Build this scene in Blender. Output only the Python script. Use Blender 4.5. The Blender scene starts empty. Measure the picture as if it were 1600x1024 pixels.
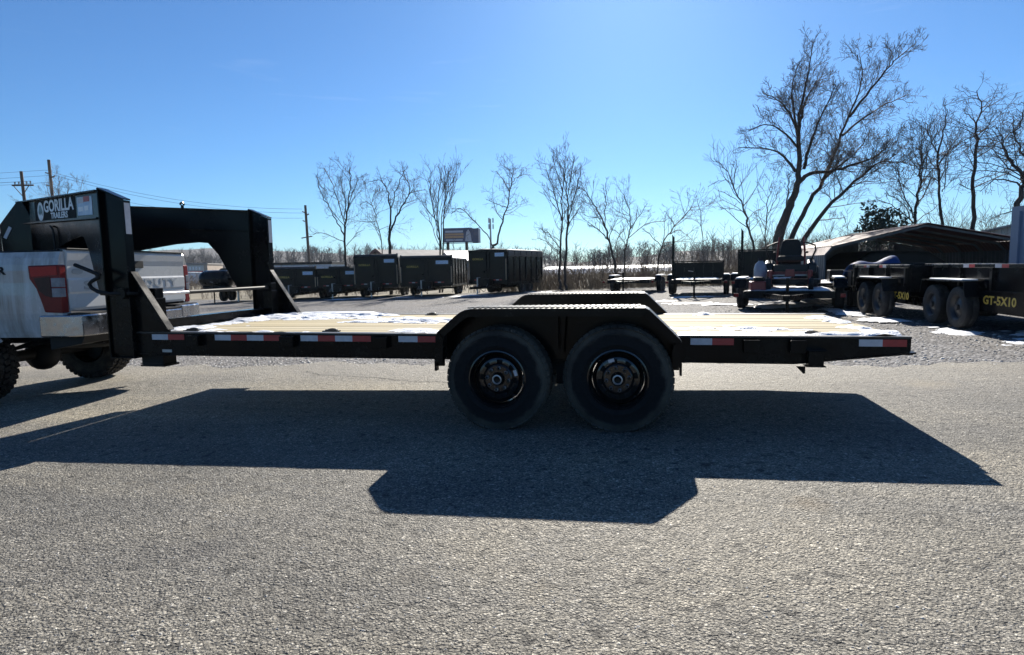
import bpy, bmesh, math, random
import numpy as np
from mathutils import Vector, Matrix
R = math.radians
random.seed(7); np.random.seed(7)
scene = bpy.context.scene
COL = scene.collection

# ------------------------------------------------------------------ camera
cd = bpy.data.cameras.new('camera'); cam = bpy.data.objects.new('camera', cd); COL.objects.link(cam)
CR = Vector((0.97687547, 0.21307229, -0.01773473)); CU = Vector((-0.00382256, 0.10033807, 0.99494606))
CW = Vector((-0.21377491, 0.9718706, -0.09883228)); CC = Vector((0.6327091, -4.34726843, 1.21913644))
cam.matrix_world = Matrix(((CR.x, CU.x, -CW.x, CC.x), (CR.y, CU.y, -CW.y, CC.y), (CR.z, CU.z, -CW.z, CC.z), (0, 0, 0, 1)))
cd.sensor_fit = 'HORIZONTAL'; cd.sensor_width = 36; FPX = 941.257; cd.lens = FPX / 1600 * 36
cd.clip_start = 0.05; cd.clip_end = 6000
scene.camera = cam

# ------------------------------------------------------------------ sky, sun, exposure
SUN_EL, SUN_AZ = R(29.9), R(-1.1)
world = bpy.data.worlds.new('World'); scene.world = world; world.use_nodes = True
wn = world.node_tree.nodes; wl = world.node_tree.links
bg = wn['Background']
sky = wn.new('ShaderNodeTexSky'); sky.sky_type = 'NISHITA'; sky.sun_disc = False
sky.sun_elevation = SUN_EL; sky.sun_rotation = SUN_AZ
sky.air_density = 1.0; sky.dust_density = 0.3; sky.ozone_density = 4.0; sky.altitude = 300
wb = wn.new('ShaderNodeMix'); wb.data_type = 'RGBA'; wb.blend_type = 'MULTIPLY'; wb.inputs[0].default_value = 1.0
wb.inputs[7].default_value = (0.55, 0.85, 1.12, 1)          # camera white balance of the sky: cool winter blue
wl.new(sky.outputs[0], wb.inputs[6]); 
# a few faint wisps of high cloud
wtc = wn.new('ShaderNodeTexCoord'); wmp = wn.new('ShaderNodeMapping'); wmp.inputs['Scale'].default_value = (3.0, 3.0, 26.0); wl.new(wtc.outputs['Generated'], wmp.inputs[0])
wno = wn.new('ShaderNodeTexNoise'); wno.inputs['Scale'].default_value = 1.6; wno.inputs['Detail'].default_value = 6; wno.inputs['Distortion'].default_value = .6; wl.new(wmp.outputs[0], wno.inputs['Vector'])
wra = wn.new('ShaderNodeMapRange'); wra.inputs[1].default_value = .655; wra.inputs[2].default_value = .85; wra.inputs[3].default_value = 0; wra.inputs[4].default_value = .07; wl.new(wno.outputs['Fac'], wra.inputs[0])
wcl = wn.new('ShaderNodeMix'); wcl.data_type = 'RGBA'; wcl.inputs[7].default_value = (14, 15, 16, 1); wl.new(wra.outputs[0], wcl.inputs[0]); wl.new(wb.outputs[2], wcl.inputs[6])
wl.new(wcl.outputs[2], bg.inputs[0]); bg.inputs[1].default_value = 0.05
sd = bpy.data.lights.new('sun', 'SUN'); sd.energy = 5.0; sd.angle = R(0.55); sd.color = (1.0, 0.94, 0.84)
sun = bpy.data.objects.new('sun', sd); COL.objects.link(sun)
SDIR = Vector((math.sin(SUN_AZ) * math.cos(SUN_EL), math.cos(SUN_AZ) * math.cos(SUN_EL), math.sin(SUN_EL)))
sun.rotation_euler = SDIR.to_track_quat('Z', 'Y').to_euler()
vs = scene.view_settings; vs.view_transform = 'Standard'; vs.look = 'None'; vs.gamma = 1.0; vs.use_curve_mapping = False
vs.exposure = 1.1
scene.render.resolution_x = 1024; scene.render.resolution_y = 655

# ------------------------------------------------------------------ ground shape and viewing helpers
KS = 0.02
def g(x): return KS * max(-25.0, min(25.0, x))
def ray(px, py): return CW + CR * ((px - 800) / FPX) - CU * ((py - 512) / FPX)
def atY(px, py, Y):
    d = ray(px, py); return CC + d * ((Y - CC.y) / d.y)
def onground(px, py):
    d = ray(px, py); t = (KS * CC.x - CC.z) / (d.z - KS * d.x); return CC + d * t

# ------------------------------------------------------------------ object helpers
def obj(name, me, parent=None, mat=None, label=None, cat=None, group=None, kind=None, loc=None, rot=None):
    o = bpy.data.objects.new(name, me); COL.objects.link(o)
    if parent is not None: o.parent = parent
    if mat is not None and me is not None and hasattr(me, 'materials') and len(me.materials) == 0: me.materials.append(mat)
    if loc is not None: o.location = loc
    if rot is not None: o.rotation_euler = rot
    tag(o, label, cat, group, kind); return o
def tag(o, label=None, cat=None, group=None, kind=None):
    if label: o['label'] = label
    if cat: o['category'] = cat
    if group: o['group'] = group
    if kind: o['kind'] = kind
    return o
def thing(name, label, cat, loc=(0, 0, 0), rz=0.0, group=None):
    o = bpy.data.objects.new(name, None); COL.objects.link(o); o.empty_display_size = 0.2
    o.location = loc; o.rotation_euler = (0, 0, rz); return tag(o, label, cat, group)
def kids(o): return [c for c in COL.objects if c.parent == o]
def dup(o, parent=None):
    c = o.copy(); COL.objects.link(c); c.parent = parent
    for ch in kids(o): dup(ch, c)
    return c

class MB:
    """collects shapes, builds ONE mesh object"""
    def __init__(s): s.v = []; s.f = []
    def add(s, vs_, fs):
        n = len(s.v); s.v += [tuple(p) for p in vs_]; s.f += [tuple(i + n for i in q) for q in fs]; return s
    def box(s, x0, x1, y0, y1, z0, z1):
        return s.add([(x0,y0,z0),(x1,y0,z0),(x1,y1,z0),(x0,y1,z0),(x0,y0,z1),(x1,y0,z1),(x1,y1,z1),(x0,y1,z1)],
                     [(0,3,2,1),(4,5,6,7),(0,1,5,4),(1,2,6,5),(2,3,7,6),(3,0,4,7)])
    def bar(s, p0, p1, w, h, up=(0, 0, 1)):
        p0 = Vector(p0); p1 = Vector(p1); d = (p1 - p0).normalized(); up = Vector(up)
        a = d.cross(up)
        if a.length < 1e-4: a = d.cross(Vector((1, 0, 0)))
        a.normalize(); b = a.cross(d).normalized(); vs_ = []
        for p in (p0, p1):
            for sa, sb in ((-1,-1),(1,-1),(1,1),(-1,1)): vs_.append(p + a*(sa*w/2) + b*(sb*h/2))
        return s.add(vs_, [(0,1,2,3),(7,6,5,4),(0,4,5,1),(1,5,6,2),(2,6,7,3),(3,7,4,0)])
    def prism(s, poly, axis, a, b):
        """poly of 2d points; axis 'y': points (x,z) from y=a to b; 'x': (y,z); 'z': (x,y)"""
        n = len(poly)
        def P(q, t): return {'y': (q[0], t, q[1]), 'x': (t, q[0], q[1]), 'z': (q[0], q[1], t)}[axis]
        vs_ = [P(q, a) for q in poly] + [P(q, b) for q in poly]
        fs = [tuple(range(n)), tuple(range(2*n-1, n-1, -1))] + [(i, i+n, (i+1) % n + n, (i+1) % n) for i in range(n)]
        return s.add(vs_, fs)
    def tube(s, path, rad, n=8, cap=True):
        path = [Vector(p) for p in path]; m = len(path)
        rr = rad if isinstance(rad, (list, tuple)) else [rad] * m
        vs_ = []; prev = None
        for i, p in enumerate(path):
            d = (path[min(i+1, m-1)] - path[max(i-1, 0)]).normalized()
            if prev is None:
                a = d.cross(Vector((0, 0, 1)))
                if a.length < 1e-3: a = d.cross(Vector((1, 0, 0)))
            else: a = prev - d * prev.dot(d)
            a.normalize(); prev = a; b = d.cross(a)
            for k in range(n):
                t = 2*math.pi*k/n; vs_.append(p + a*(math.cos(t)*rr[i]) + b*(math.sin(t)*rr[i]))
        fs = [(i*n+k, i*n+(k+1) % n, (i+1)*n+(k+1) % n, (i+1)*n+k) for i in range(m-1) for k in range(n)]
        if cap: fs += [tuple(range(n-1, -1, -1)), tuple((m-1)*n+k for k in range(n))]
        return s.add(vs_, fs)
    def lathe(s, prof, c, axis='y', n=32, closed=False):
        """prof: (radius, offset along axis)"""
        vs_ = []; m = len(prof); c = Vector(c)
        for r_, o in prof:
            for k in range(n):
                t = 2*math.pi*k/n; u, w = r_*math.cos(t), r_*math.sin(t)
                vs_.append(c + Vector({'y': (u, o, w), 'x': (o, u, w), 'z': (u, w, o)}[axis]))
        mm = m if closed else m-1
        fs = [(i*n+k, i*n+(k+1) % n, ((i+1) % m)*n+(k+1) % n, ((i+1) % m)*n+k) for i in range(mm) for k in range(n)]
        return s.add(vs_, fs)
    def sphere(s, c, rx, ry, rz, n=12, m=8):
        prof = [(math.sin(math.pi*i/m), -math.cos(math.pi*i/m)) for i in range(m+1)]
        k0 = len(s.v); s.lathe([(max(a, 1e-4), b) for a, b in prof], (0, 0, 0), 'z', n)
        for i in range(k0, len(s.v)):
            x, y, z = s.v[i]; s.v[i] = (c[0]+x*rx, c[1]+y*ry, c[2]+z*rz)
        return s
    def mesh(s, name, smooth=False, angle=None):
        me = bpy.data.meshes.new(name); me.from_pydata(s.v, [], s.f); me.update()
        bm = bmesh.new(); bm.from_mesh(me); bmesh.ops.recalc_face_normals(bm, faces=bm.faces); bm.to_mesh(me); bm.free()
        if smooth:
            me.polygons.foreach_set('use_smooth', [True]*len(me.polygons))
            me.set_sharp_from_angle(angle=R(angle or 40))
        return me
    def build(s, name, mat, parent=None, smooth=False, bevel=0, angle=None, **kw):
        o = obj(name, s.mesh(name, smooth, angle), parent, mat, **kw)
        if bevel:
            b = o.modifiers.new('bevel', 'BEVEL'); b.width = bevel; b.segments = 2; b.limit_method = 'ANGLE'; b.angle_limit = R(35)
        return o

def text_mesh(txt, size, depth=0.002, bold=0.0, sx=1.0, space=1.0):
    c = bpy.data.curves.new('lettering', 'FONT'); c.body = txt; c.size = size; c.extrude = depth; c.offset = bold; c.space_character = space
    c.align_x = 'CENTER'; c.align_y = 'CENTER'; c.resolution_u = 3
    o = bpy.data.objects.new('tmp', c); COL.objects.link(o)
    dg = bpy.context.evaluated_depsgraph_get(); me = bpy.data.meshes.new_from_object(o.evaluated_get(dg))
    bpy.data.objects.remove(o); bpy.data.curves.remove(c)
    if sx != 1.0:
        for v in me.vertices: v.co.x *= sx
    return me
def face_frame(o, c, xdir, ydir):
    """place an object so its local X,Y run along xdir,ydir"""
    x = Vector(xdir).normalized(); z = x.cross(Vector(ydir)).normalized(); y = z.cross(x)
    o.matrix_local = Matrix(((x.x, y.x, z.x, c[0]), (x.y, y.y, z.y, c[1]), (x.z, y.z, z.z, c[2]), (0, 0, 0, 1)))
    return o

# ------------------------------------------------------------------ materials
MATS = {}
class NT:
    def __init__(s, name):
        s.m = bpy.data.materials.new(name); s.m.use_nodes = True; s.n = s.m.node_tree.nodes; s.l = s.m.node_tree.links
        s.b = s.n['Principled BSDF']; s.tc = s.n.new('ShaderNodeTexCoord'); MATS[name] = s.m
    def N(s, t, **kw):
        n = s.n.new('ShaderNode' + t)
        for k, v in kw.items():
            if k in n.inputs: n.inputs[k].default_value = v
            else: setattr(n, k, v)
        return n
    def L(s, a, b): s.l.new(a, b)
    def map(s, scale=(1, 1, 1), src='Object', rot=(0, 0, 0)):
        m = s.N('Mapping'); m.inputs['Scale'].default_value = scale; m.inputs['Rotation'].default_value = rot
        s.L(s.tc.outputs[src], m.inputs[0]); return m.outputs[0]
    def noise(s, vec, scale, detail=4, rough=.55, dist=0):
        n = s.N('TexNoise'); n.inputs['Scale'].default_value = scale; n.inputs['Detail'].default_value = detail
        n.inputs['Roughness'].default_value = rough; n.inputs['Distortion'].default_value = dist
        if vec is not None: s.L(vec, n.inputs['Vector'])
        return n.outputs['Fac']
    def ramp(s, fac, stops):
        r_ = s.N('ValToRGB'); e = r_.color_ramp.elements
        while len(e) < len(stops): e.new(0.5)
        for i, (p, c) in enumerate(stops): e[i].position = p; e[i].color = (c, c, c, 1) if isinstance(c, (int, float)) else (*c, 1)
        s.L(fac, r_.inputs[0]); return r_.outputs[0]
    def mix(s, fac, a, b, mode='MIX'):
        m = s.N('Mix', data_type='RGBA', blend_type=mode)
        for sock, v in ((m.inputs[0], fac), (m.inputs[6], a), (m.inputs[7], b)):
            if isinstance(v, (int, float)): sock.default_value = v
            elif isinstance(v, tuple): sock.default_value = (*v, 1)
            else: s.L(v, sock)
        return m.outputs[2]
    def bump(s, h, strength=.5, dist=.01, prev=None):
        b = s.N('Bump'); b.inputs['Strength'].default_value = strength; b.inputs['Distance'].default_value = dist
        s.L(h, b.inputs['Height'])
        if prev is not None: s.L(prev, b.inputs['Normal'])
        return b.outputs[0]
    def set(s, **kw):
        for k, v in kw.items():
            k = {'base': 'Base Color', 'rough': 'Roughness', 'metal': 'Metallic', 'spec': 'Specular IOR Level', 'coat': 'Coat Weight',
                 'coatr': 'Coat Roughness', 'normal': 'Normal', 'emis': 'Emission Color', 'emit': 'Emission Strength', 'trans': 'Transmission Weight', 'alpha': 'Alpha', 'sub': 'Subsurface Weight'}[k]
            if isinstance(v, (int, float)): s.b.inputs[k].default_value = v
            elif isinstance(v, tuple): s.b.inputs[k].default_value = (*v, 1)
            else: s.L(v, s.b.inputs[k])
        return s.m
def vmat(name, c1, c2, scale=6, rough=.5, metal=0, spec=.5, coat=0, bump=0, bdist=.004, stretch=(1, 1, 1), r2=None, detail=5):
    t = NT(name); v = t.map(stretch); f = t.noise(v, scale, detail)
    t.set(base=t.ramp(f, [(.3, c1), (.7, c2)]), metal=metal, spec=spec, coat=coat)
    if r2 is None: t.set(rough=rough)
    else: t.set(rough=t.ramp(t.noise(v, scale*2.3, 3), [(.35, rough), (.7, r2)]))
    if bump: t.set(normal=t.bump(t.noise(v, scale*4, 4), bump, bdist))
    return t.m
def _black_paint():
    t = NT('black_paint'); v = t.map(); n = t.noise(v, 2.2, 7, .7); fl = t.noise(v, 60, 3)
    dust = t.mix(1.0, t.ramp(n, [(.5, 0.0), (.72, 1.0)]), t.ramp(fl, [(.4, .15), (.65, 1.0)]), 'MULTIPLY')
    t.set(base=t.mix(dust, (.0035, .0037, .0043), (.013, .012, .0105)), rough=t.ramp(n, [(.35, .13), (.7, .34)]), spec=.14, normal=t.bump(t.noise(v, 5, 3), .04, .01)); return t.m
black_paint = _black_paint()
rim_paint = vmat('rim_paint', (.004, .004, .005), (.008, .008, .009), 6, .1, r2=.2, spec=.6)
vinyl_black = vmat('vinyl_black', (.004, .005, .007), (.006, .007, .009), 5, .55, spec=.04)
black_dusty = vmat('black_dusty', (.005, .0055, .006), (.016, .015, .014), 5, .3, r2=.55, spec=.35)
black_matte = vmat('black_matte', (.006, .006, .0065), (.012, .012, .012), 8, .6, spec=.3)
steel = vmat('steel', (.35, .36, .38), (.5, .5, .52), 12, .3, metal=1, r2=.5)
chrome = vmat('chrome', (.34, .35, .37), (.44, .44, .46), 6, .14, metal=1, r2=.32)
tread_m = vmat('tread_plate', (.008, .0085, .01), (.016, .016, .017), 9, .36, r2=.5, spec=.6)
dull_steel = vmat('dull_steel', (.07, .075, .085), (.12, .125, .135), 3, .5, metal=.4)
white_tape = vmat('white_tape', (.45, .44, .46), (.55, .53, .55), 30, .45)
red_tape = vmat('red_tape', (.33, .025, .02), (.42, .035, .03), 30, .45)
white_paint = vmat('white_paint', (.7, .7, .7), (.8, .8, .79), 5, .4)
decal_white = vmat('decal_white', (.72, .73, .75), (.8, .8, .8), 10, .4)
decal_yellow = vmat('decal_yellow', (.42, .29, .04), (.52, .37, .06), 10, .5)
decal_blue = vmat('decal_blue', (.25, .36, .52), (.6, .68, .76), 9, .4, stretch=(1, 1, 3))
glass_dark = vmat('glass_dark', (.01, .012, .014), (.02, .02, .022), 4, .05, spec=.6)
red_lens = vmat('red_lens', (.13, .005, .007), (.19, .009, .01), 8, .3, spec=.25)
red_bright = vmat('red_bright', (.34, .01, .009), (.42, .016, .013), 8, .3, spec=.25)
dark_lens = vmat('dark_lens', (.03, .008, .01), (.05, .012, .013), 20, .3, spec=.25)
clear_lens = vmat('clear_lens', (.16, .165, .19), (.26, .26, .28), 20, .25, spec=.3)
red_paint = vmat('red_paint', (.15, .008, .01), (.22, .014, .014), 6, .35, coat=.2)
rust_red = vmat('rust_red', (.075, .022, .019), (.12, .038, .032), 1.5, .6)
galv = vmat('galvanized', (.3, .31, .32), (.42, .42, .42), 3, .45, metal=.6)
beige_metal = vmat('beige_metal', (.5, .48, .43), (.6, .57, .5), 2, .5)
blue_paint = vmat('blue_paint', (.06, .10, .18), (.085, .135, .23), 2, .45)
wood_pole = vmat('pole_wood', (.06, .045, .035), (.12, .09, .07), 6, .85, stretch=(3, 3, .3))

def _snow():
    t = NT('snow'); v = t.map(); n = t.noise(v, 18, 5)
    t.set(base=t.ramp(n, [(.3, (.58, .61, .66)), (.6, (.74, .76, .79))]), rough=.6, sub=0.0, normal=t.bump(t.noise(v, 60, 4), .6, .012)); return t.m
snow = _snow()
def _rubber():
    t = NT('tyre_rubber'); v = t.map(); n = t.noise(v, 7, 6, .65)
    n2 = t.noise(v, 45, 3)
    t.set(base=t.mix(t.ramp(n, [(.44, 0.0), (.66, .75)]), t.ramp(n2, [(.3, (.009, .009, .01)), (.7, (.014, .014, .015))]), (.075, .071, .063)),
          rough=t.ramp(n, [(.4, .62), (.6, .85)]), spec=.25, normal=t.bump(n2, .25, .003)); return t.m
rubber = _rubber()
def _rubber_main():
    t = NT('tyre_rubber_muddy'); v = t.map(); n2 = t.noise(v, 45, 3); sp = t.N('SeparateXYZ'); t.L(v, sp.inputs[0]); cb = t.N('CombineXYZ'); t.L(sp.outputs[0], cb.inputs[0]); t.L(sp.outputs[2], cb.inputs[2])
    ln = t.N('VectorMath', operation='LENGTH'); t.L(cb.outputs[0], ln.inputs[0]); ad = t.N('Math', operation='MULTIPLY_ADD'); ad.inputs[1].default_value = .11; t.L(t.noise(v, 5, 7, .7), ad.inputs[0]); t.L(ln.outputs['Value'], ad.inputs[2])
    mud = t.ramp(ad.outputs[0], [(.375, 0.0), (.40, .8), (.46, .95)]); sm = t.noise(v, 3.5, 5); mud = t.mix(1.0, mud, t.ramp(sm, [(.3, .25), (.6, 1.0)]), 'MULTIPLY')
    t.set(base=t.mix(mud, t.ramp(n2, [(.3, (.007, .007, .008)), (.7, (.012, .012, .013))]), (.085, .078, .064)), rough=.78, spec=.2, normal=t.bump(n2, .3, .003)); return t.m
rubber_main = _rubber_main()
def _wood():
    t = NT('pine_board'); v = t.map((.5, 7, 7)); oi = t.N('ObjectInfo')
    grain = t.noise(v, 3.2, 6, .6, .6); fine = t.noise(t.map((2, 40, 40)), 4, 3)
    c = t.ramp(grain, [(.25, (.30, .235, .135)), (.5, (.43, .365, .235)), (.75, (.50, .44, .31))])
    c = t.mix(.35, c, t.ramp(fine, [(.3, (.27, .21, .115)), (.7, (.50, .44, .29))]))
    c = t.mix(.5, c, t.ramp(oi.outputs['Random'], [(0, (.36, .30, .19)), (.5, (.44, .38, .25)), (1, (.51, .46, .34))]))
    kn = t.N('TexVoronoi'); kn.inputs['Scale'].default_value = 1.6; t.L(t.map((.8, 4, 1)), kn.inputs['Vector'])
    c = t.mix(t.ramp(kn.outputs['Distance'], [(.03, 1.0), (.09, 0.0)]), c, (.17, .09, .04))
    t.set(base=c, rough=.8, spec=.12, normal=t.bump(fine, .35, .003)); return t.m
wood = _wood()
def _truck():
    t = NT('truck_paint'); v = t.map(); st = t.noise(t.map((9, 9, .55)), 1.3, 6, .65); bl = t.noise(v, 2.2, 5)
    f = t.mix(1.0, t.ramp(st, [(.34, 0.0), (.62, 1.0)]), t.ramp(bl, [(.3, .3), (.65, .95)]), 'MULTIPLY')
    t.set(base=t.mix(f, (.52, .53, .54), (.22, .19, .155)), rough=t.ramp(bl, [(.3, .18), (.7, .42)]), coat=.4); return t.m
truck_paint = _truck()
def _tailgate():
    t = NT('tailgate_paint'); v = t.map(); bl = t.noise(v, 2.5, 5)
    t.set(base=t.ramp(bl, [(.3, (.58, .59, .60)), (.8, (.5, .49, .46))]), rough=t.ramp(bl, [(.3, .14), (.7, .32)]), coat=.4); return t.m
tailgate_paint = _tailgate()
_p = onground(1262, 787); _p2 = onground(1440, 600); _p3 = onground(330, 860); _p4 = onground(640, 905)
STAINS = [(_p.x, _p.y, .16, (.16, .115, .06)), (_p2.x, _p2.y, .35, (.32, .27, .19)), (_p3.x, _p3.y, .22, (.09, .085, .08)), (_p4.x, _p4.y, .12, (.10, .09, .075))]
def _asphalt():
    t = NT('asphalt'); v = t.map()
    wv = t.N('TexNoise'); wv.inputs['Scale'].default_value = 40; wv.inputs['Detail'].default_value = 3; t.L(v, wv.inputs['Vector'])
    off = t.N('MixVector' if False else 'VectorMath', operation='MULTIPLY_ADD'); off.inputs[1].default_value = (.02, .02, .02); t.L(wv.outputs['Color'], off.inputs[0]); t.L(v, off.inputs[2])
    vv = off.outputs[0]
    vo = t.N('TexVoronoi', feature='F1'); vo.inputs['Scale'].default_value = 88; t.L(vv, vo.inputs['Vector'])
    vb = t.N('TexVoronoi', feature='F1'); vb.inputs['Scale'].default_value = 150; t.L(vv, vb.inputs['Vector'])
    sep = t.N('SeparateColor'); t.L(vo.outputs['Color'], sep.inputs[0]); sep2 = t.N('SeparateColor'); t.L(vb.outputs['Color'], sep2.inputs[0])
    s1 = t.ramp(sep.outputs[0], [(0, (.06, .058, .053)), (.4, (.20, .192, .174)), (.8, (.33, .316, .286)), (.93, (.45, .43, .395)), (1, (.72, .70, .65))])
    s2 = t.ramp(sep2.outputs[0], [(0, (.05, .048, .045)), (.5, (.19, .183, .167)), (1, (.46, .44, .40))])
    sel = t.ramp(t.noise(v, 22, 3, .6), [(.42, 0.0), (.58, 1.0)])
    c = t.mix(sel, s1, s2)
    gap = t.ramp(vo.outputs['Distance'], [(.4, 0.0), (.8, .8)]); c = t.mix(gap, c, (.08, .077, .072))
    pit = t.ramp(t.noise(v, 14, 5, .7), [(.34, 1.0), (.44, 0.0)]); c = t.mix(pit, c, (.045, .043, .04))
    big = t.noise(v, .55, 5, .6, .4); c = t.mix(1.0, c, t.ramp(big, [(.3, (.70, .70, .70)), (.5, (1, 1, 1)), (.72, (1.32, 1.27, 1.16))]), 'MULTIPLY')
    lane = t.noise(t.map((.12, 1.1, 1)), 1.1, 5, .6, .5); c = t.mix(1.0, c, t.ramp(lane, [(.35, (.78, .78, .78)), (.65, (1.25, 1.21, 1.12))]), 'MULTIPLY')
    tan = t.noise(v, 1.7, 5, .6); c = t.mix(t.ramp(tan, [(.62, 0.0), (.80, .55)]), c, (.29, .25, .18))
    wide = t.noise(t.map((.5, .9, 1)), .32, 4, .6, .8); c = t.mix(1.0, c, t.ramp(wide, [(.34, (.80, .80, .81)), (.5, (1.05, 1.04, 1.02)), (.68, (1.22, 1.19, 1.12))]), 'MULTIPLY')
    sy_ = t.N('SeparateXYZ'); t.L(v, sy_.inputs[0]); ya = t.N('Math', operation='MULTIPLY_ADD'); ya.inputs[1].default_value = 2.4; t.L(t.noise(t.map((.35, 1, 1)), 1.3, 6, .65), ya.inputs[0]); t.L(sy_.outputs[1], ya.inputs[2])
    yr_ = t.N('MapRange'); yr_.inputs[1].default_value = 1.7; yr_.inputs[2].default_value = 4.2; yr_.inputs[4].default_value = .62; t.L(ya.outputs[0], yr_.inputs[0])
    c = t.mix(yr_.outputs[0], c, t.mix(.45, (.36, .325, .265), c))          # tan dust towards the edge, painting in the brighter backlit strip
    for cx, cy, rr_, col in STAINS:
        dd = t.N('VectorMath', operation='DISTANCE'); dd.inputs[1].default_value = (cx, cy, KS*cx); t.L(v, dd.inputs[0]); ds = t.N('Math', operation='MULTIPLY_ADD'); ds.inputs[1].default_value = rr_*1.3; t.L(t.noise(v, 6/rr_*.3, 6, .65), ds.inputs[0]); t.L(dd.outputs['Value'], ds.inputs[2])
        c = t.mix(t.ramp(ds.outputs[0], [(rr_*.75, .55), (rr_*1.5, 0.0)]), c, col)
    h1 = t.N('Math', operation='MULTIPLY'); h1.inputs[1].default_value = -1.0; t.L(vo.outputs['Distance'], h1.inputs[0])
    nb = t.bump(t.noise(v, 13, 6, .7), 1.0, .045); nb = t.bump(h1.outputs[0], .9, .013, nb); nb = t.bump(t.noise(v, 110, 3), .6, .006, nb)
    t.set(base=c, rough=.75, spec=.4, normal=nb); return t.m
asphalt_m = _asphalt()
def _gravel():
    t = NT('lot_gravel'); v = t.map()
    vo = t.N('TexVoronoi', feature='F1'); vo.inputs['Scale'].default_value = 26; t.L(v, vo.inputs['Vector'])
    sep = t.N('SeparateColor'); t.L(vo.outputs['Color'], sep.inputs[0])
    st = t.ramp(sep.outputs[0], [(0, (.05, .049, .049)), (.5, (.125, .122, .122)), (1, (.27, .265, .265))])
    big = t.noise(v, .35, 5, .6); c = t.mix(t.ramp(big, [(.45, 0.0), (.75, .55)]), st, (.15, .125, .09))
    far = t.noise(v, .05, 3); c = t.mix(1.0, c, t.ramp(far, [(.3, (.85, .85, .88)), (.7, (1.1, 1.08, 1.05))]), 'MULTIPLY')
    h1 = t.N('Math', operation='MULTIPLY'); h1.inputs[1].default_value = -1.0; t.L(vo.outputs['Distance'], h1.inputs[0])
    nb = t.bump(h1.outputs[0], 1.0, .03); nb = t.bump(t.noise(v, 3, 5), .5, .06, nb)
    t.set(base=c, rough=.85, spec=.25, normal=nb); return t.m
gravel_m = _gravel()
stone_m = vmat('loose_stone', (.10, .098, .092), (.5, .49, .46), 7, .8, detail=1)
field_m = vmat('field_soil', (.10, .085, .055), (.19, .16, .10), .35, .95, bump=.5, bdist=.05)
bark = vmat('bark', (.035, .028, .024), (.075, .06, .05), 5, .9, bump=.6, bdist=.02, stretch=(2, 2, .5))
twig = vmat('twig', (.07, .052, .042), (.14, .108, .088), 1.2, .9)
twig_tan = vmat('twig_tan', (.10, .072, .052), (.17, .13, .095), 1.2, .9)
weed_m = vmat('weed', (.09, .065, .042), (.24, .185, .12), 1.5, .9)
wood_far = vmat('far_wood', (.03, .027, .031), (.055, .048, .05), .15, .95)
leaf_green = vmat('evergreen_leaf', (.015, .022, .012), (.05, .06, .03), 3, .7)
# ================================================================== gooseneck trailer
YC = 1.305                       # centre line of the trailer
YN, YF = 0.255, 2.355            # outer faces of the side rails
TZ = 0.695                       # deck height
XF, XR = -3.88, 2.425
def mirror(y, far): return 2*YC - y if far else y
def yr(a, b, far): return tuple(sorted((mirror(a, far), mirror(b, far))))

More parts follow.
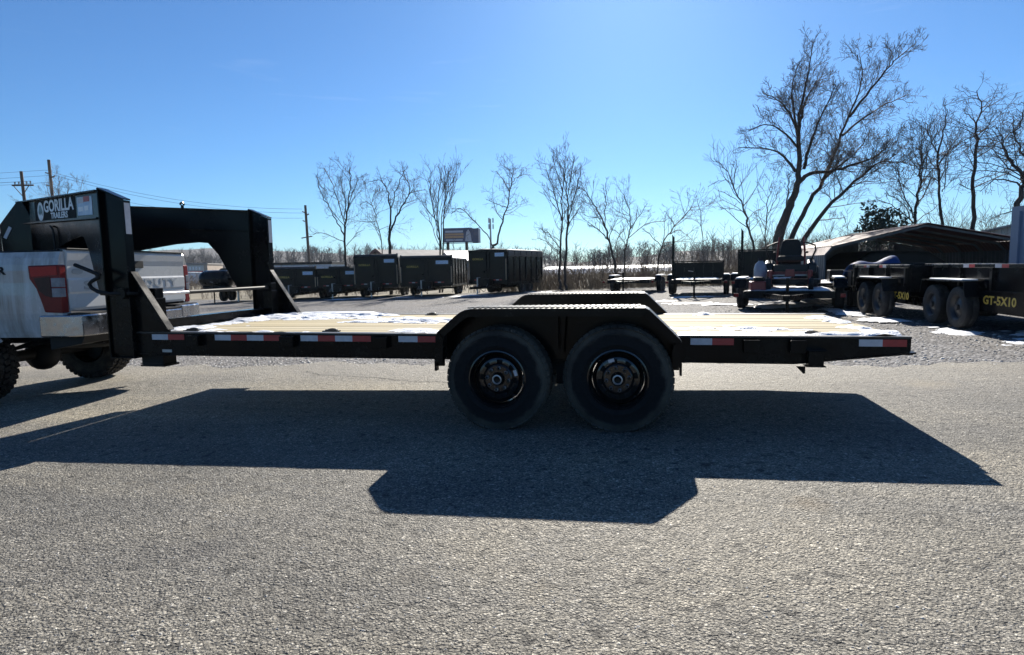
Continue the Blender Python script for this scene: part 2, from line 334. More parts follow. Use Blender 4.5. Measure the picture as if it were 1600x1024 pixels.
def make_wheel(parent, c, side, r=0.395, w=0.235, rim_r=0.216, lugs=8, rot=0.0, detail=True):
    """wheel > tyre, rim, hub, lug nuts.  side=-1: outer face towards -Y. local object at the wheel centre"""
    wheel = obj('wheel', None, parent, loc=c)
    s = side; t = MB(); h = w/2
    prof = [(rim_r, -h*.82), (rim_r+.012, -h*.93), (rim_r+.035, -h*.99), (rim_r+.040, -h*1.025), (rim_r+.046, -h*1.0), (r*.80, -h*1.02), (r*.835, -h*1.015), (r*.84, -h*1.04), (r*.855, -h*1.035), (r*.86, -h*1.0), (r*.9, -h*.98), (r*.955, -h*.90), (r*.985, -h*.78), (r, -h*.62)]
    for a in (-.36, -.30, -.06, 0.0, .24, .30):      # circumferential grooves
        pass
    gro = []
    for c0 in (-.36, 0.0, .36):
        gro += [(r, h*(c0-.07)), (r-.010, h*(c0-.05)), (r-.010, h*(c0+.05)), (r, h*(c0+.07))]
    prof = prof + gro + [(a, -b) for a, b in reversed(prof)]
    t.lathe(prof, (0, 0, 0), 'y', 72)
    if detail:                                        # shoulder tread blocks
        nb = 46
        for k in range(nb):
            for sg in (-1, 1):
                a = 2*math.pi*(k + (.5 if sg > 0 else 0))/nb
                ca, sa = math.cos(a), math.sin(a); ta = Vector((-sa, 0, ca)); ra = Vector((ca, 0, sa))
                p = ra*(r*.972) + Vector((0, sg*h*.83, 0))
                t.bar(p - ta*.022, p + ta*.022, h*.30, .016, up=ra + Vector((0, sg*.7, 0)))
    t.v = [(x, y*(1+.10*max(0, min(1, (-z/r-.80)/.15))), max(z, -r+.014)) for x, y, z in t.v]      # weight on the contact patch
    t.build('tyre', rubber_main, wheel, smooth=True, angle=35)
    m = MB()
    yo = s*h
    m.lathe([(rim_r+.004, yo*.80), (rim_r+.006, yo*.93), (rim_r-.004, yo*.95), (rim_r-.012, yo*.86), (rim_r-.02, yo*.55), (rim_r-.026, yo*.3), (rim_r-.022, -yo*.9), (rim_r+.004, -yo*.9)], (0, 0, 0), 'y', 56)
    m.lathe([(rim_r-.030, yo*.28), (rim_r-.05, yo*.34), (rim_r-.058, yo*.46)], (0, 0, 0), 'y', 56)
    rim = m.build('rim', rim_paint, wheel, smooth=True, angle=50)
    # pressed disc with hand holes
    d = MB(); n = 96; rings = [(rim_r-.058, yo*.46), (rim_r-.072, yo*.50), (rim_r-.098, yo*.50), (.112, yo*.56), (.100, yo*.62), (.052, yo*.62)]
    vs_ = [(a*math.cos(2*math.pi*k/n), o, a*math.sin(2*math.pi*k/n)) for a, o in rings for k in range(n)]
    fs = []
    for i in range(len(rings)-1):
        for k in range(n):
            if i == 1 and (k % 12) in (3, 4, 5, 6, 7): continue
            fs.append((i*n+k, i*n+(k+1) % n, (i+1)*n+(k+1) % n, (i+1)*n+k))
    d.add(vs_, fs); disc = d.build('wheel_disc', rim_paint, wheel, smooth=True, angle=30); disc.rotation_euler = (0, rot, 0)
    dr = MB(); dr.lathe([(.001, yo*.2), (.165, yo*.2), (.165, -yo*.5)], (0, 0, 0), 'y', 24); dr.build('brake_drum', black_matte, wheel)
    hb = MB(); hb.lathe([(.052, yo*.60), (.050, yo*.78), (.044, yo*.92), (.038, yo*.95), (.034, yo*.92), (.022, yo*.88), (.0008, yo*.88)], (0, 0, 0), 'y', 28)
    hub = hb.build('hub', black_paint, wheel, smooth=True)
    rg = MB(); rg.lathe([(.033, yo*.93), (.0365, yo*.99), (.030, yo*1.0), (.025, yo*.95)], (0, 0, 0), 'y', 28)
    rg.build('hub_ring', steel, wheel, smooth=True)
    if detail:
        for k in range(lugs):
            a = 2*math.pi*(k+.4)/lugs; q = MB()
            q.lathe([(.0145, yo*.62), (.0145, yo*.80), (.010, yo*.84), (.008, yo*.74)], (.083*math.cos(a), 0, .083*math.sin(a)), 'y', 6)
            q.build('lug_nut', steel, wheel).rotation_euler = (0, rot, 0)
        q = MB(); q.box(-.022, .022, min(yo*.512, yo*.53), max(yo*.512, yo*.53), .128, .152); o_ = q.build('wheel_sticker', white_tape, wheel); o_.rotation_euler = (0, 1.25 if c[0] < 0 else -.35, 0)
        q = MB(); q.tube([(rim_r*.86*.7, yo*.4, -rim_r*.86*.7), (rim_r*.8*.7, yo*.8, -rim_r*.8*.7)], .006, 6); q.build('valve_stem', black_matte, wheel)
    return wheel

def ibeam(m, p0, p1, h, bf, tf=.014, tw=.010, up=(0, 0, 1)):
    p0 = Vector(p0); p1 = Vector(p1); d = (p1-p0).normalized(); u = Vector(up); a = d.cross(u).normalized(); u = a.cross(d).normalized()
    m.bar(p0+u*(h/2-tf/2), p1+u*(h/2-tf/2), bf, tf, up); m.bar(p0-u*(h/2-tf/2), p1-u*(h/2-tf/2), bf, tf, up)
    m.bar(p0, p1, tw, h-2*tf-.001, up); return m

trailer = thing('gooseneck_trailer', 'long black gooseneck flatbed trailer with pale pine deck and two axles, in the foreground', 'trailer')
for far in (False, True):
    m = MB()                                          # side rail: channel with flat outer face, tapered tail
    a, b = yr(YN, YN+.012, far)
    m.prism([(XF-.02, .496), (1.69, .506), (XR, .588), (XR, TZ-.012), (XF-.02, TZ-.012)], 'y', a, b)
    a, b = yr(YN-.004, YN+.092, far); q = MB(); q.box(XF-.02, XR+.008, a, b, TZ-.0115, TZ+.003); q.build('rail_flange', tread_m, trailer, bevel=.002)
    a, b = yr(YN-.002, YN+.092, far)
    m.prism([(XF-.02, .484), (1.69, .494), (XR+.04, .578), (XR+.04, .590), (1.69, .506), (XF-.02, .4958)], 'y', a, b)
    m.build('side_rail', black_paint, trailer, bevel=.002)
m = MB(); m.box(XR-.012, XR+.012, YN+.015, YF-.015, .592, TZ-.013); m.box(XR-.02, XR+.06, YN+.10, YF-.10, .555, .585); m.build('tail_rail', black_paint, trailer, bevel=.003)
m = MB(); ibeam(m, (XF+.02, YN+.1, .70), (XF+.02, YF-.1, .70), .18, .12); m.build('front_beam', black_paint, trailer, bevel=.002)
for k in range(16):
    x = XF+.35+k*.385; q = MB(); q.box(x-.03, x+.03, YN+.02, YF-.02, .56, .635); q.build('crossmember', black_matte, trailer)
# deck boards, lengthwise
nb = 12; y0, y1 = YN+.095, YF-.095; bw = (y1-y0)/nb
bm_ = MB(); bm_.box(-3.135, 3.135, -bw/2+.0022, bw/2-.0022, -.019, .019)
bme = bm_.mesh('deck_board'); bme.materials.append(wood)
for k in range(nb):
    o = obj('deck_board', bme, trailer, loc=(-.725+.006*random.uniform(-1, 1), y0+bw*(k+.5), TZ-.0215+random.uniform(-.0015, .0015)))
    o.rotation_euler = (random.uniform(-.004, .004), 0, random.uniform(-.0006, .0006))
    b = o.modifiers.new('bevel', 'BEVEL'); b.width = .004; b.segments = 1
# reflective tape strips, each a piece
for a, b, c in ((-3.718, -3.55, 'w'), (-3.55, -3.381, 'r'), (-3.066, -2.905, 'w'), (-2.905, -2.746, 'r'), (-2.746, -2.583, 'w'), (-2.583, -2.422, 'r'), (-2.227, -2.065, 'w'), (-2.065, -1.905, 'r'),
                (-1.905, -1.747, 'w'), (-1.747, -1.58, 'r'), (-1.336, -1.169, 'w'), (-1.169, -1.01, 'r'), (.97, 1.123, 'w'), (1.123, 1.274, 'r'), (2.103, 2.252, 'w'), (2.252, 2.403, 'r')):
    q = MB(); q.box(a, b, YN-.003, YN-.0005, .628, .677); q.build('white_tape' if c == 'w' else 'red_tape', white_tape if c == 'w' else red_tape, trailer)
# stake pockets with plates
for a, b in ((-3.312, -3.2), (-2.40, -2.27), (-1.55, -1.42), (1.336, 1.445), (1.648, 1.752)):
    q = MB(); q.box(a, a+.012, YN-.045, YN-.003, .58, .672); q.box(b-.012, b, YN-.045, YN-.003, .58, .672); q.box(a, b, YN-.057, YN-.045, .58, .672)
    q.build('stake_pocket', black_paint, trailer, bevel=.003)
q = MB(); q.box(1.76, 1.775, YN-.075, YN-.003, .497, .60); q.box(1.845, 1.86, YN-.075, YN-.003, .497, .60); q.box(1.75, 1.88, YN-.09, YN-.001, .60, .61); q.box(1.76, 1.86, YN-.087, YN-.075, .497, .60); q.box(1.745, 1.875, YN-.09, YN-.001, .488, .496)
q.build('ramp_bracket', black_paint, trailer, bevel=.003)
q = MB(); q.prism([(1.69, .486), (1.752, .486), (1.752, .436), (1.74, .433)], 'y', YN-.04, YN-.033); q.build('bracket_tab', black_paint, trailer)
# tie-down rings on the deck edge
for x, far in ((-2.02, 0), (1.84, 0), (-1.75, 1), (-3.42, 0), (-3.45, 1), (-.2, 1)):
    y = mirror(YN+.15, far); q = MB()
    q.box(x-.07, x+.07, y-.035, y+.035, TZ-.001, TZ+.008); q.tube([(x+.045*math.cos(t), y+.02, TZ+.006+.014*math.sin(t)) for t in [math.pi*i/8 for i in range(9)]], .008, 6); q.box(x-.055, x+.055, y-.01, y+.012, TZ+.006, TZ+.018)
    q.build('tie_down_ring', black_dusty, trailer)
# welds / paint runs and the VIN plate scribble are below the tape at the neck
q = MB(); q.box(-3.62, -3.52, YN-.003, YN-.0005, .515, .54); q.build('data_plate', galv, trailer)

# fenders
FP = [(-.930, .505), (-.921, .716), (-.905, .742), (-.76, .864), (-.722, .892), (-.682, .909), (-.635, .9165), (.640, .921), (.672, .905), (.880, .700), (.896, .675), (.894, .50)]
def offset_poly(P, t):
    out = []
    for i, p in enumerate(P):
        a = Vector(P[max(i-1, 0)]); b = Vector(P[min(i+1, len(P)-1)]); d = (b-a).normalized(); out.append((p[0]+d.y*t, p[1]-d.x*t))
    return out
for far in (False, True):
    a, b = yr(-.005, .2545, far); inner = offset_poly(FP, .006)
    m = MB(); n = len(FP)
    for i in range(n-1): m.add([(FP[i][0], a, FP[i][1]), (FP[i+1][0], a, FP[i+1][1]), (inner[i+1][0], a, inner[i+1][1]), (inner[i][0], a, inner[i][1]),
                                (FP[i][0], b, FP[i][1]), (FP[i+1][0], b, FP[i+1][1]), (inner[i+1][0], b, inner[i+1][1]), (inner[i][0], b, inner[i][1])],
                               [(0,1,2,3),(4,7,6,5),(0,4,5,1),(3,2,6,7),(0,3,7,4),(1,5,6,2)])
    root = m.build('fender', tread_m, trailer, smooth=True, angle=30)
    lip = offset_poly(FP, .060); a2, b2 = yr(-.008, -.002, far); m = MB()
    for i in range(n-1): m.add([(FP[i][0], a2, FP[i][1]), (FP[i+1][0], a2, FP[i+1][1]), (lip[i+1][0], a2, lip[i+1][1]), (lip[i][0], a2, lip[i][1]),
                                (FP[i][0], b2, FP[i][1]), (FP[i+1][0], b2, FP[i+1][1]), (lip[i+1][0], b2, lip[i+1][1]), (lip[i][0], b2, lip[i][1])],
                               [(0,1,2,3),(4,7,6,5),(0,4,5,1),(3,2,6,7),(0,3,7,4),(1,5,6,2)])
    m.build('fender_lip', black_paint, root)
    a3, b3 = yr(.246, .253, far); m = MB(); m.prism([(-.92, .60), (-.913, .716), (-.90, .738), (-.757, .858), (-.718, .886), (-.68, .902), (-.635, .910), (.638, .9145), (.668, .899), (.875, .695), (.889, .672), (.889, .60)], 'y', a3, b3); m.build('fender_back_plate', black_paint, root)
    # raised bars of the tread plate
    m = MB(); ya, yb = yr(.012, .236, far)
    for x in np.arange(-.66, .60, .042):
        m.bar((x, ya, .9225+(x+.68)*.0038), (x+.045, yb, .9225+(x+.72)*.0038), .016, .008)
    m.build('tread_plate_bars', tread_m, root)
    for x in (-.93, .888):
        q = MB(); q.box(x-.008, x+.008, *yr(-.004, .05, far), .44, .53); q.box(x-.01+(.02 if x < 0 else -.05), x+.01+(.05 if x < 0 else -.02), *yr(.02, .05, far), .475, .62); q.build('fender_bracket', black_paint, root)
    for x in (0.0,):
        q = MB(); q.prism([(-.06, .9), (.06, .9), (.035, .56), (-.035, .56)], 'y', *yr(.18, .19, far)); q.box(-.006, .006, *yr(.10, .25, far), .6, .9); q.build('fender_stay', black_paint, root)

# running gear
S2 = .4493
for far in (False, True):
    for sx in (-1, 1):
        x = sx*S2; c = (x, mirror(.118, far), .395+g(x)-.006)
        make_wheel(trailer, c, 1 if far else -1, rot=random.uniform(0, 6))
    y = mirror(.36, far)
    for sx in (-1, 1):
        q = MB(); x = sx*S2
        for lv in range(4):
            L_ = .36-.06*lv; q.tube([(x-L_, y, .505+.02-.012*lv), (x-L_*.4, y, .47-.012*lv), (x, y, .455-.012*lv), (x+L_*.4, y, .47-.012*lv), (x+L_, y, .525-.012*lv)], .012, 4)
        q.build('leaf_spring', black_matte, trailer)
    q = MB(); q.prism([(-.06, .52), (.06, .52), (.1, .44), (.03, .40), (-.03, .40), (-.1, .44)], 'y', y-.03, y+.03); q.box(-.04, .04, y-.04, y+.04, .3, .45); q.build('spring_equalizer', black_matte, trailer)
for sx in (-1, 1):
    q = MB(); q.tube([(sx*S2, .24, .39), (sx*S2, 2.37, .39)], .05, 12); q.build('axle', black_matte, trailer, smooth=True)

# upright posts (I-beams), gussets and necks
PX0, PX1 = -4.142, -3.88
NP0 = Vector((-4.142, .25)); ND = Vector((-2.058, .97)).normalized()
for far in (False, True):
    ya, yb = yr(.205, .295, far); yw0, yw1 = yr(.247, .257, far)
    m = MB()
    m.box(PX0, PX0+.014, ya, yb, .47, 1.985); m.box(PX1-.014, PX1, ya, yb, .47, 1.878)
    m.prism([(PX0+.014, .47), (PX1-.014, .47), (PX1-.014, 1.876), (PX0+.014, 1.975)], 'y', yw0, yw1)
    m.prism([(PX0-.002, 1.987), (PX0+.01, 1.997), (PX1+.004, 1.892), (PX1+.004, 1.879)], 'y', ya-.002, yb+.002)
    m.box(PX0-.004, PX1+.004, ya+.002, yb-.002, .458, .4695)
    post = m.build('upright_post', black_paint, trailer, bevel=.002)
    q = MB(); q.box(PX1+.001, PX1+.0035, ya+.018, yb-.012, 1.58, 1.855); q.build('white_tape', white_tape, post)
    # rear gusset on the deck with flanged edge
    gy = mirror(.27, far); m = MB(); m.prism([(PX1+.001, TZ+.004), (-3.535, TZ+.004), (-3.535, TZ+.02), (PX1+.001, 1.235)], 'y', gy-.006, gy+.006)
    m.bar((PX1+.004, gy, 1.243), (-3.528, gy, TZ+.024), .075, .010, up=(1, 0, .7)); m.build('gusset', black_paint, post, bevel=.0015)
    # lower web plate closing the post above the rail
    q = MB(); q.box(PX0+.02, PX1-.02, *yr(.225, .24, far), .50, 1.06); q.build('jack_housing', black_paint, post, bevel=.002)
    # neck
    d3 = Vector((ND.x, ND.y if not far else -ND.y, .034)).normalized(); s0 = Vector((NP0.x, mirror(NP0.y, far), 1.98-.128))
    m = MB(); ibeam(m, s0+d3*.01, s0+d3*2.40, .256, .10, .013, .010); neck = m.build('neck_beam', black_paint, trailer, bevel=.002)
    # plate gusset below the neck, in the plane of the neck
    poly = [(0.012, 1.735), (2.38, 1.815), (2.62, 1.60), (2.62, 1.45), (1.50, 1.45), (1.18, 1.515), (.85, 1.574), (.60, 1.594), (.50, 1.585), (.39, 1.444), (.29, 1.22), (.2, 1.03), (.012, 1.03)]
    m = MB(); nrm = Vector((-d3.y, d3.x, 0)).normalized()
    base = Vector((NP0.x, mirror(NP0.y, far), 0)); dh = Vector((d3.x, d3.y, 0)).normalized()
    A = [base+dh*s_+Vector((0, 0, z_))-nrm*.006 for s_, z_ in poly]; B = [p+nrm*.012 for p in A]; k = len(poly)
    m.add(A+B, [tuple(range(k)), tuple(range(2*k-1, k-1, -1))]+[(i, i+k, (i+1) % k+k, (i+1) % k) for i in range(k)]); m.build('neck_gusset', black_paint, neck)
# nose box and coupler
m = MB(); m.prism([(-6.12, 2.052), (-6.20, 2.046), (-6.47, 1.80), (-6.45, 1.47), (-6.0, 1.47), (-5.95, 1.75)], 'y', YC-.17, YC+.17); nose = m.build('neck_nose', black_paint, trailer, bevel=.006)
q = MB(); q.prism([(-6.42, 1.66), (-6.33, 1.78), (-6.29, 1.76), (-6.38, 1.64)], 'y', YC-.176, YC-.171); q.build('white_tape', white_tape, nose)
q = MB(); q.tube([(-6.28, YC, 1.5), (-6.28, YC, 1.02)], .062, 16); q.tube([(-6.28, YC, 1.06), (-6.28, YC, .98)], .085, 16); q.build('coupler', black_matte, trailer, smooth=True)
# safety chain hook loop hanging under the neck, and the lifting tab on the far neck
def neckpt(s_, z_, off=.0, far=False):
    y = NP0.y+ND.y*s_-off*abs(ND.x); x = NP0.x+ND.x*s_-off*ND.y
    return Vector((x, mirror(y, far), z_))
q = MB(); q.tube([neckpt(1.38, 1.735, .02), neckpt(1.31, 1.72, .03), neckpt(1.27, 1.69, .03), neckpt(1.25, 1.64, .03), neckpt(1.25, 1.46, .03)], .010, 6); q.build('safety_cable', black_matte, trailer, smooth=True)
q = MB(); p = neckpt(.78, 1.78, .07, True); q.box(p.x-.012, p.x+.012, p.y-.012, p.y+.012, 1.78, 2.05); q.tube([p+Vector((.0, .03*math.cos(t), .27+.03*math.sin(t))) for t in [math.pi*i/6 for i in range(7)]], .012, 6); q.build('lifting_tab', black_paint, trailer)
fd = Vector((ND.x, -ND.y, .034)).normalized()
q = MB(); q.bar(neckpt(.10, 1.83, .012, True), neckpt(.32, 1.835, .012, True), .003, .075); q.build('white_tape', white_tape, trailer)
q = MB(); q.bar(neckpt(1.25, 1.87, .012, True), neckpt(1.30, 1.872, .012, True), .003, .09); q.build('white_tape', white_tape, trailer)
# neck lettering and stickers
xd = (-ND.x, -ND.y, -.034)
def on_neck(me_or_mb, name, mat, s_, z_, off):
    me = me_or_mb.mesh(name) if isinstance(me_or_mb, MB) else me_or_mb
    o = obj(name, me, trailer, mat); return face_frame(o, neckpt(s_, z_, off), xd, (0, 0, 1))
q = MB(); q.box(-.62, .62, -.108, .100, -.001, .0004); on_neck(q, 'decal_panel', vinyl_black, 1.26, 1.902, .0065)
on_neck(text_mesh('GORILLA', .165, .001, .004, 1.32), 'lettering', decal_white, 1.135, 1.925, .008)
on_neck(text_mesh('TRAILERS', .085, .001, .002, 1.42), 'lettering', decal_white, 1.12, 1.828, .008)
q = MB(); q.prism([(.095*math.cos(t), .098*math.sin(t)) for t in [2*math.pi*i/24 for i in range(24)]], 'z', -.001, .001); on_neck(q, 'emblem', decal_white, 1.69, 1.905, .008)
q = MB(); q.prism([(-.05, -.045), (-.062, -.01), (-.02, .065), (.006, .048), (.02, .06), (.064, -.005), (.056, -.05), (.02, -.02), (0, -.045), (-.02, -.02)], 'z', -.001, .0012); on_neck(q, 'emblem_mark', black_paint, 1.69, 1.91, .0095)
q = MB(); q.box(-.19, .19, -.085, .085, -.001, .0006); on_neck(q, 'sticker', decal_blue, .40, 1.868, .0072)
q = MB(); q.box(-.075, .075, -.025, .025, -.001, .001); on_neck(q, 'white_tape', white_tape, .49, 1.925, .0085)
q = MB(); q.box(-.075, .075, -.025, .025, -.001, .001); on_neck(q, 'red_tape', red_tape, .34, 1.928, .0085)
q = MB(); q.box(-.065, .065, -.022, .022, -.001, .001); on_neck(q, 'sticker', decal_white, .50, 1.845, .0085)
q = MB(); q.box(-.05, .05, -.022, .022, -.001, .001); on_neck(q, 'sticker', decal_white, .355, 1.845, .0085)
# landing-jack drive: cross shaft, gear boxes, crank handle, jack legs
for far in (False, True):
    y = mirror(.42, far); q = MB(); q.box(-3.86, -3.74, y-.07, y+.05, .42, 1.0); q.box(-3.85, -3.75, y-.06, y+.04, 1.0, 1.09); jl = q.build('jack_leg', black_paint, trailer, bevel=.006)
    q = MB(); q.box(-3.92, -3.69, y-.09, y+.07, .385, .475); q.box(-3.93, -3.67, y-.10, y+.08, .368, .385); q.prism([(-3.93, .40), (-3.67, .40), (-3.70, .385), (-3.90, .385)], 'y', y-.1, y-.09); q.build('jack_foot', black_matte, jl)
q = MB(); q.tube([(-3.80, .46, 1.035), (-3.80, .86, 1.035)], .016, 10); q.build('shaft_sleeve', steel, trailer, smooth=True)
q = MB(); q.tube([(-3.80, .84, 1.035), (-3.80, 2.2, 1.035)], .020, 10); q.build('cross_shaft', black_matte, trailer, smooth=True)
q = MB(); q.tube([(-3.82, .42, 1.035), (-3.87, .20, 1.05), (-4.02, .13, 1.052), (-4.12, .12, 1.07), (-4.19, .12, 1.105), (-4.21, .12, 1.14), (-4.18, .12, 1.165), (-4.10, .12, 1.20), (-4.09, .12, 1.22), (-4.13, .12, 1.235), (-4.35, .12, 1.314)], .017, 10)
q.build('crank_handle', black_matte, trailer, smooth=True)
q = MB(); q.lathe([(.05, -.03), (.05, .03), (.0005, .03)], (-3.93, .19, 1.05), 'y', 16); q.lathe([(.0005, -.03), (.05, -.03)], (-3.93, .19, 1.05), 'y', 16); q.build('gear_box', black_paint, trailer, smooth=True)
# ================================================================== pickup truck
TG = -0.127
truck = thing('pickup_truck', 'dirty white pickup truck hitched under the trailer neck, cut off by the left edge', 'truck', (-6.37, 1.37, TG), R(7.2))
def side_y(z): # bed side section, half width
    pts = [(.70, .955), (.80, .985), (.95, 1.005), (1.12, 1.012), (1.30, 1.006), (1.42, 1.012), (1.50, 1.0), (1.56, .985), (1.585, .965)]
    for (z0, a), (z1, b) in zip(pts, pts[1:]):
        if z <= z1: return a+(b-a)*(z-z0)/(z1-z0)
    return pts[-1][1]
def body_side(xa, xb, arches, ztop, name, sgn, zbot=.73, nrow=14, step=.04):
    m = MB(); xs = list(np.arange(xa, xb, step))+[xb]; cols = []
    for x in xs:
        zb = zbot
        for cx, ra in arches:
            if abs(x-cx) < ra: zb = max(zb, .44+math.sqrt(ra*ra-(x-cx)**2))
        cols.append([(x, sgn*side_y(zb+(ztop-zb)*i/nrow), zb+(ztop-zb)*i/nrow) for i in range(nrow+1)])
    for i in range(len(xs)-1):
        for j in range(nrow): m.add([cols[i][j], cols[i+1][j], cols[i+1][j+1], cols[i][j+1]], [(0,1,2,3)])
    # inward return at top and bottom
    for i in range(len(xs)-1):
        a, b = cols[i][-1], cols[i+1][-1]; m.add([a, b, (b[0], b[1]-sgn*.10, b[2]), (a[0], a[1]-sgn*.10, a[2])], [(0,1,2,3)])
        a, b = cols[i][0], cols[i+1][0]; m.add([a, b, (b[0], b[1]-sgn*.12, b[2]+.0), (a[0], a[1]-sgn*.12, a[2]+.0)], [(0,1,2,3)])
    a = cols[-1]
    for j in range(nrow): m.add([a[j], a[j+1], (a[j+1][0], a[j+1][1]-sgn*.10, a[j+1][2]), (a[j][0], a[j][1]-sgn*.10, a[j][2])], [(0,1,2,3)])
    o = m.build(name, truck_paint, truck, smooth=True, angle=35)
    return o
for sgn in (-1, 1):
    bs = body_side(-.93, 1.25, [(0, .56)], 1.585, 'bed_side', sgn)
    q = MB(); q.box(-.93, 1.24, *sorted((sgn*.86, sgn*.96)), 1.586, 1.60); q.build('bed_rail_cap', black_matte, bs, bevel=.006)
    q = MB()                                       # wheel arch lip
    q.tube([(.56*math.cos(t), sgn*(side_y(.44+.56*math.sin(t))+.004), .44+.56*math.sin(t)) for t in np.linspace(.45, math.pi-.45, 18)], .018, 6); q.build('wheel_arch_lip', truck_paint, bs, smooth=True)
    # tail lamp wrapping the corner
    o = sgn*1.012
    y0, y1 = sorted((o+sgn*.008, sgn*.93))
    m = MB(); m.prism([(.93, 1.45), (1.262, 1.455), (1.262, .975), (1.07, .985), (1.045, 1.08), (1.0, 1.22), (.935, 1.32)], 'y', y0, y1); lamp = m.build('tail_lamp', red_lens, truck, bevel=.012)
    ya = o+sgn*.0085; yb = ya+sgn*.004; yy = sorted((ya, yb))
    q = MB(); q.prism([(.955, 1.435), (1.24, 1.44), (1.24, 1.355), (.965, 1.34)], 'y', *yy); q.build('brake_lens', red_bright, lamp)
    q = MB(); q.prism([(.99, 1.325), (1.16, 1.335), (1.17, 1.13), (1.10, 1.15), (1.035, 1.2)], 'y', *yy); q.build('side_lens', dark_lens, lamp)
    for z0, z1 in ((1.235, 1.325), (1.135, 1.225)):
        q = MB(); q.box(1.17, 1.267, *sorted((o+sgn*.0125, sgn*.96)), z0, z1); q.build('reverse_lens', clear_lens, lamp, bevel=.005)
    if sgn < 0:
        me = text_mesh('TREMOR', .105, .002, .004, 1.35); o_ = obj('lettering', me, bs, black_matte); face_frame(o_, (.40, -(1.014), 1.40), (1, 0, 0), (0, 0, 1))
# bed floor, front wall, inner walls
m = MB(); m.box(-.92, 1.2, -.86, .86, .90, .95); m.box(-.93, -.88, -.88, .88, .95, 1.57)
for s_ in (-1, 1): m.box(-.9, 1.2, *sorted((s_*.862, s_*.885)), .95, 1.57)
m.build('bed_liner', black_matte, truck)
# tailgate with stamped panel
m = MB(); prof = [(1.20, .99), (1.255, .99), (1.268, 1.02), (1.262, 1.16), (1.270, 1.18), (1.270, 1.30), (1.262, 1.32), (1.264, 1.44), (1.275, 1.50), (1.283, 1.575), (1.262, 1.605), (1.20, 1.605)]
m.prism([(p[0], p[1]) for p in prof], 'y', -.925, .925); tg = m.build('tailgate', tailgate_paint, truck, bevel=.006)
q = MB(); q.box(1.262, 1.275, -.17, .17, 1.42, 1.52); q.build('tailgate_handle', black_matte, tg, bevel=.008)
q = MB(); q.box(1.18, 1.29, -.93, .93, 1.606, 1.62); q.build('tailgate_cap', black_matte, tg, bevel=.004)
for wd, yy_ in (('SUPER', -.42), ('DUTY', .46)): o_ = obj('lettering', text_mesh(wd, .125, .004, .004, 1.75, 1.05), tg, galv); face_frame(o_, (1.2705, yy_, 1.24), (0, 1, 0), (0, 0, 1))
q = MB(); q.prism([(.07*math.cos(t), .03*math.sin(t)) for t in [2*math.pi*i/20 for i in range(20)]], 'z', -.002, .002); o_ = q.build('badge', galv, tg); face_frame(o_, (1.268, -.80, 1.385), (0, 1, 0), (0, 0, 1))
# rear bumper
m = MB()
for s_ in (-1, 1):
    m.prism([(1.0, s_*1.02), (1.30, s_*1.03), (1.42, s_*.97), (1.45, s_*.80), (1.46, s_*.55), (1.36, s_*.55), (1.32, s_*.80), (1.0, s_*.93)], 'z', .735, .955)
m.box(1.36, 1.462, -.549, .549, .735, .92)
bp = m.build('rear_bumper', chrome, truck, bevel=.015)
q = MB(); q.box(1.24, 1.455, -.54, .54, .921, .94); q.box(1.24, 1.40, -.95, -.55, .956, .968); q.box(1.24, 1.40, .55, .95, .956, .968); q.build('step_pad', black_matte, bp)
q = MB(); q.lathe([(.0005, 0), (.02, 0), (.025, -.006)], (1.468, -.62, .86), 'x', 14); q.build('parking_sensor', black_matte, bp)
q = MB(); q.box(1.463, 1.468, -.16, .16, .76, .90); q.build('licence_plate', galv, bp)
q = MB(); q.box(1.20, 1.44, -.045, .045, .60, .69); q.box(1.28, 1.36, -.45, .45, .60, .70); q.prism([(-.3, .62), (.3, .62), (.2, .52), (-.2, .52)], 'x', 1.30, 1.33); q.build('hitch_receiver', black_matte, truck, bevel=.005)
# underside
q = MB(); q.lathe([(.18, -.11), (.34, -.12), (.40, -.08), (.41, 0), (.40, .08), (.34, .12), (.18, .11)], (.78, 0, .66), 'z', 32); q.lathe([(.18, -.05), (.001, -.05)], (.78, 0, .66), 'z', 32); q.build('spare_wheel', rubber, truck, smooth=True)
q = MB(); q.prism([(1.02, .60), (1.02, .735), (1.40, .735), (1.36, .66)], 'y', -.93, .93); q.build('rear_valance', black_matte, truck)
m = MB()
for s_ in (-1, 1): m.box(-4.9, 1.25, *sorted((s_*.42, s_*.52)), .62, .80)
m.box(-3.6, 1.2, -.85, .85, .80, .88); m.box(-.9, -.3, -.9, .9, .70, .8); m.build('chassis', black_matte, truck)
m = MB(); m.tube([(0, -.75, .44), (0, .75, .44)], .065, 12); m.sphere((0, .05, .42), .19, .17, .19); m.build('rear_axle', black_matte, truck, smooth=True)
m = MB(); m.tube([(-.6, .62, .58), (.5, .62, .60), (.9, .7, .56), (1.1, .9, .54)], .045, 10); m.build('exhaust', steel, truck, smooth=True)
for s_ in (-1, 1):
    q = MB()
    for lv in range(4): q.tube([(-.65+.1*lv, s_*.56, .66-.01*lv), (0, s_*.56, .52-.012*lv), (.75-.1*lv, s_*.56, .66-.01*lv)], .018, 4)
    q.build('leaf_spring', black_matte, truck)
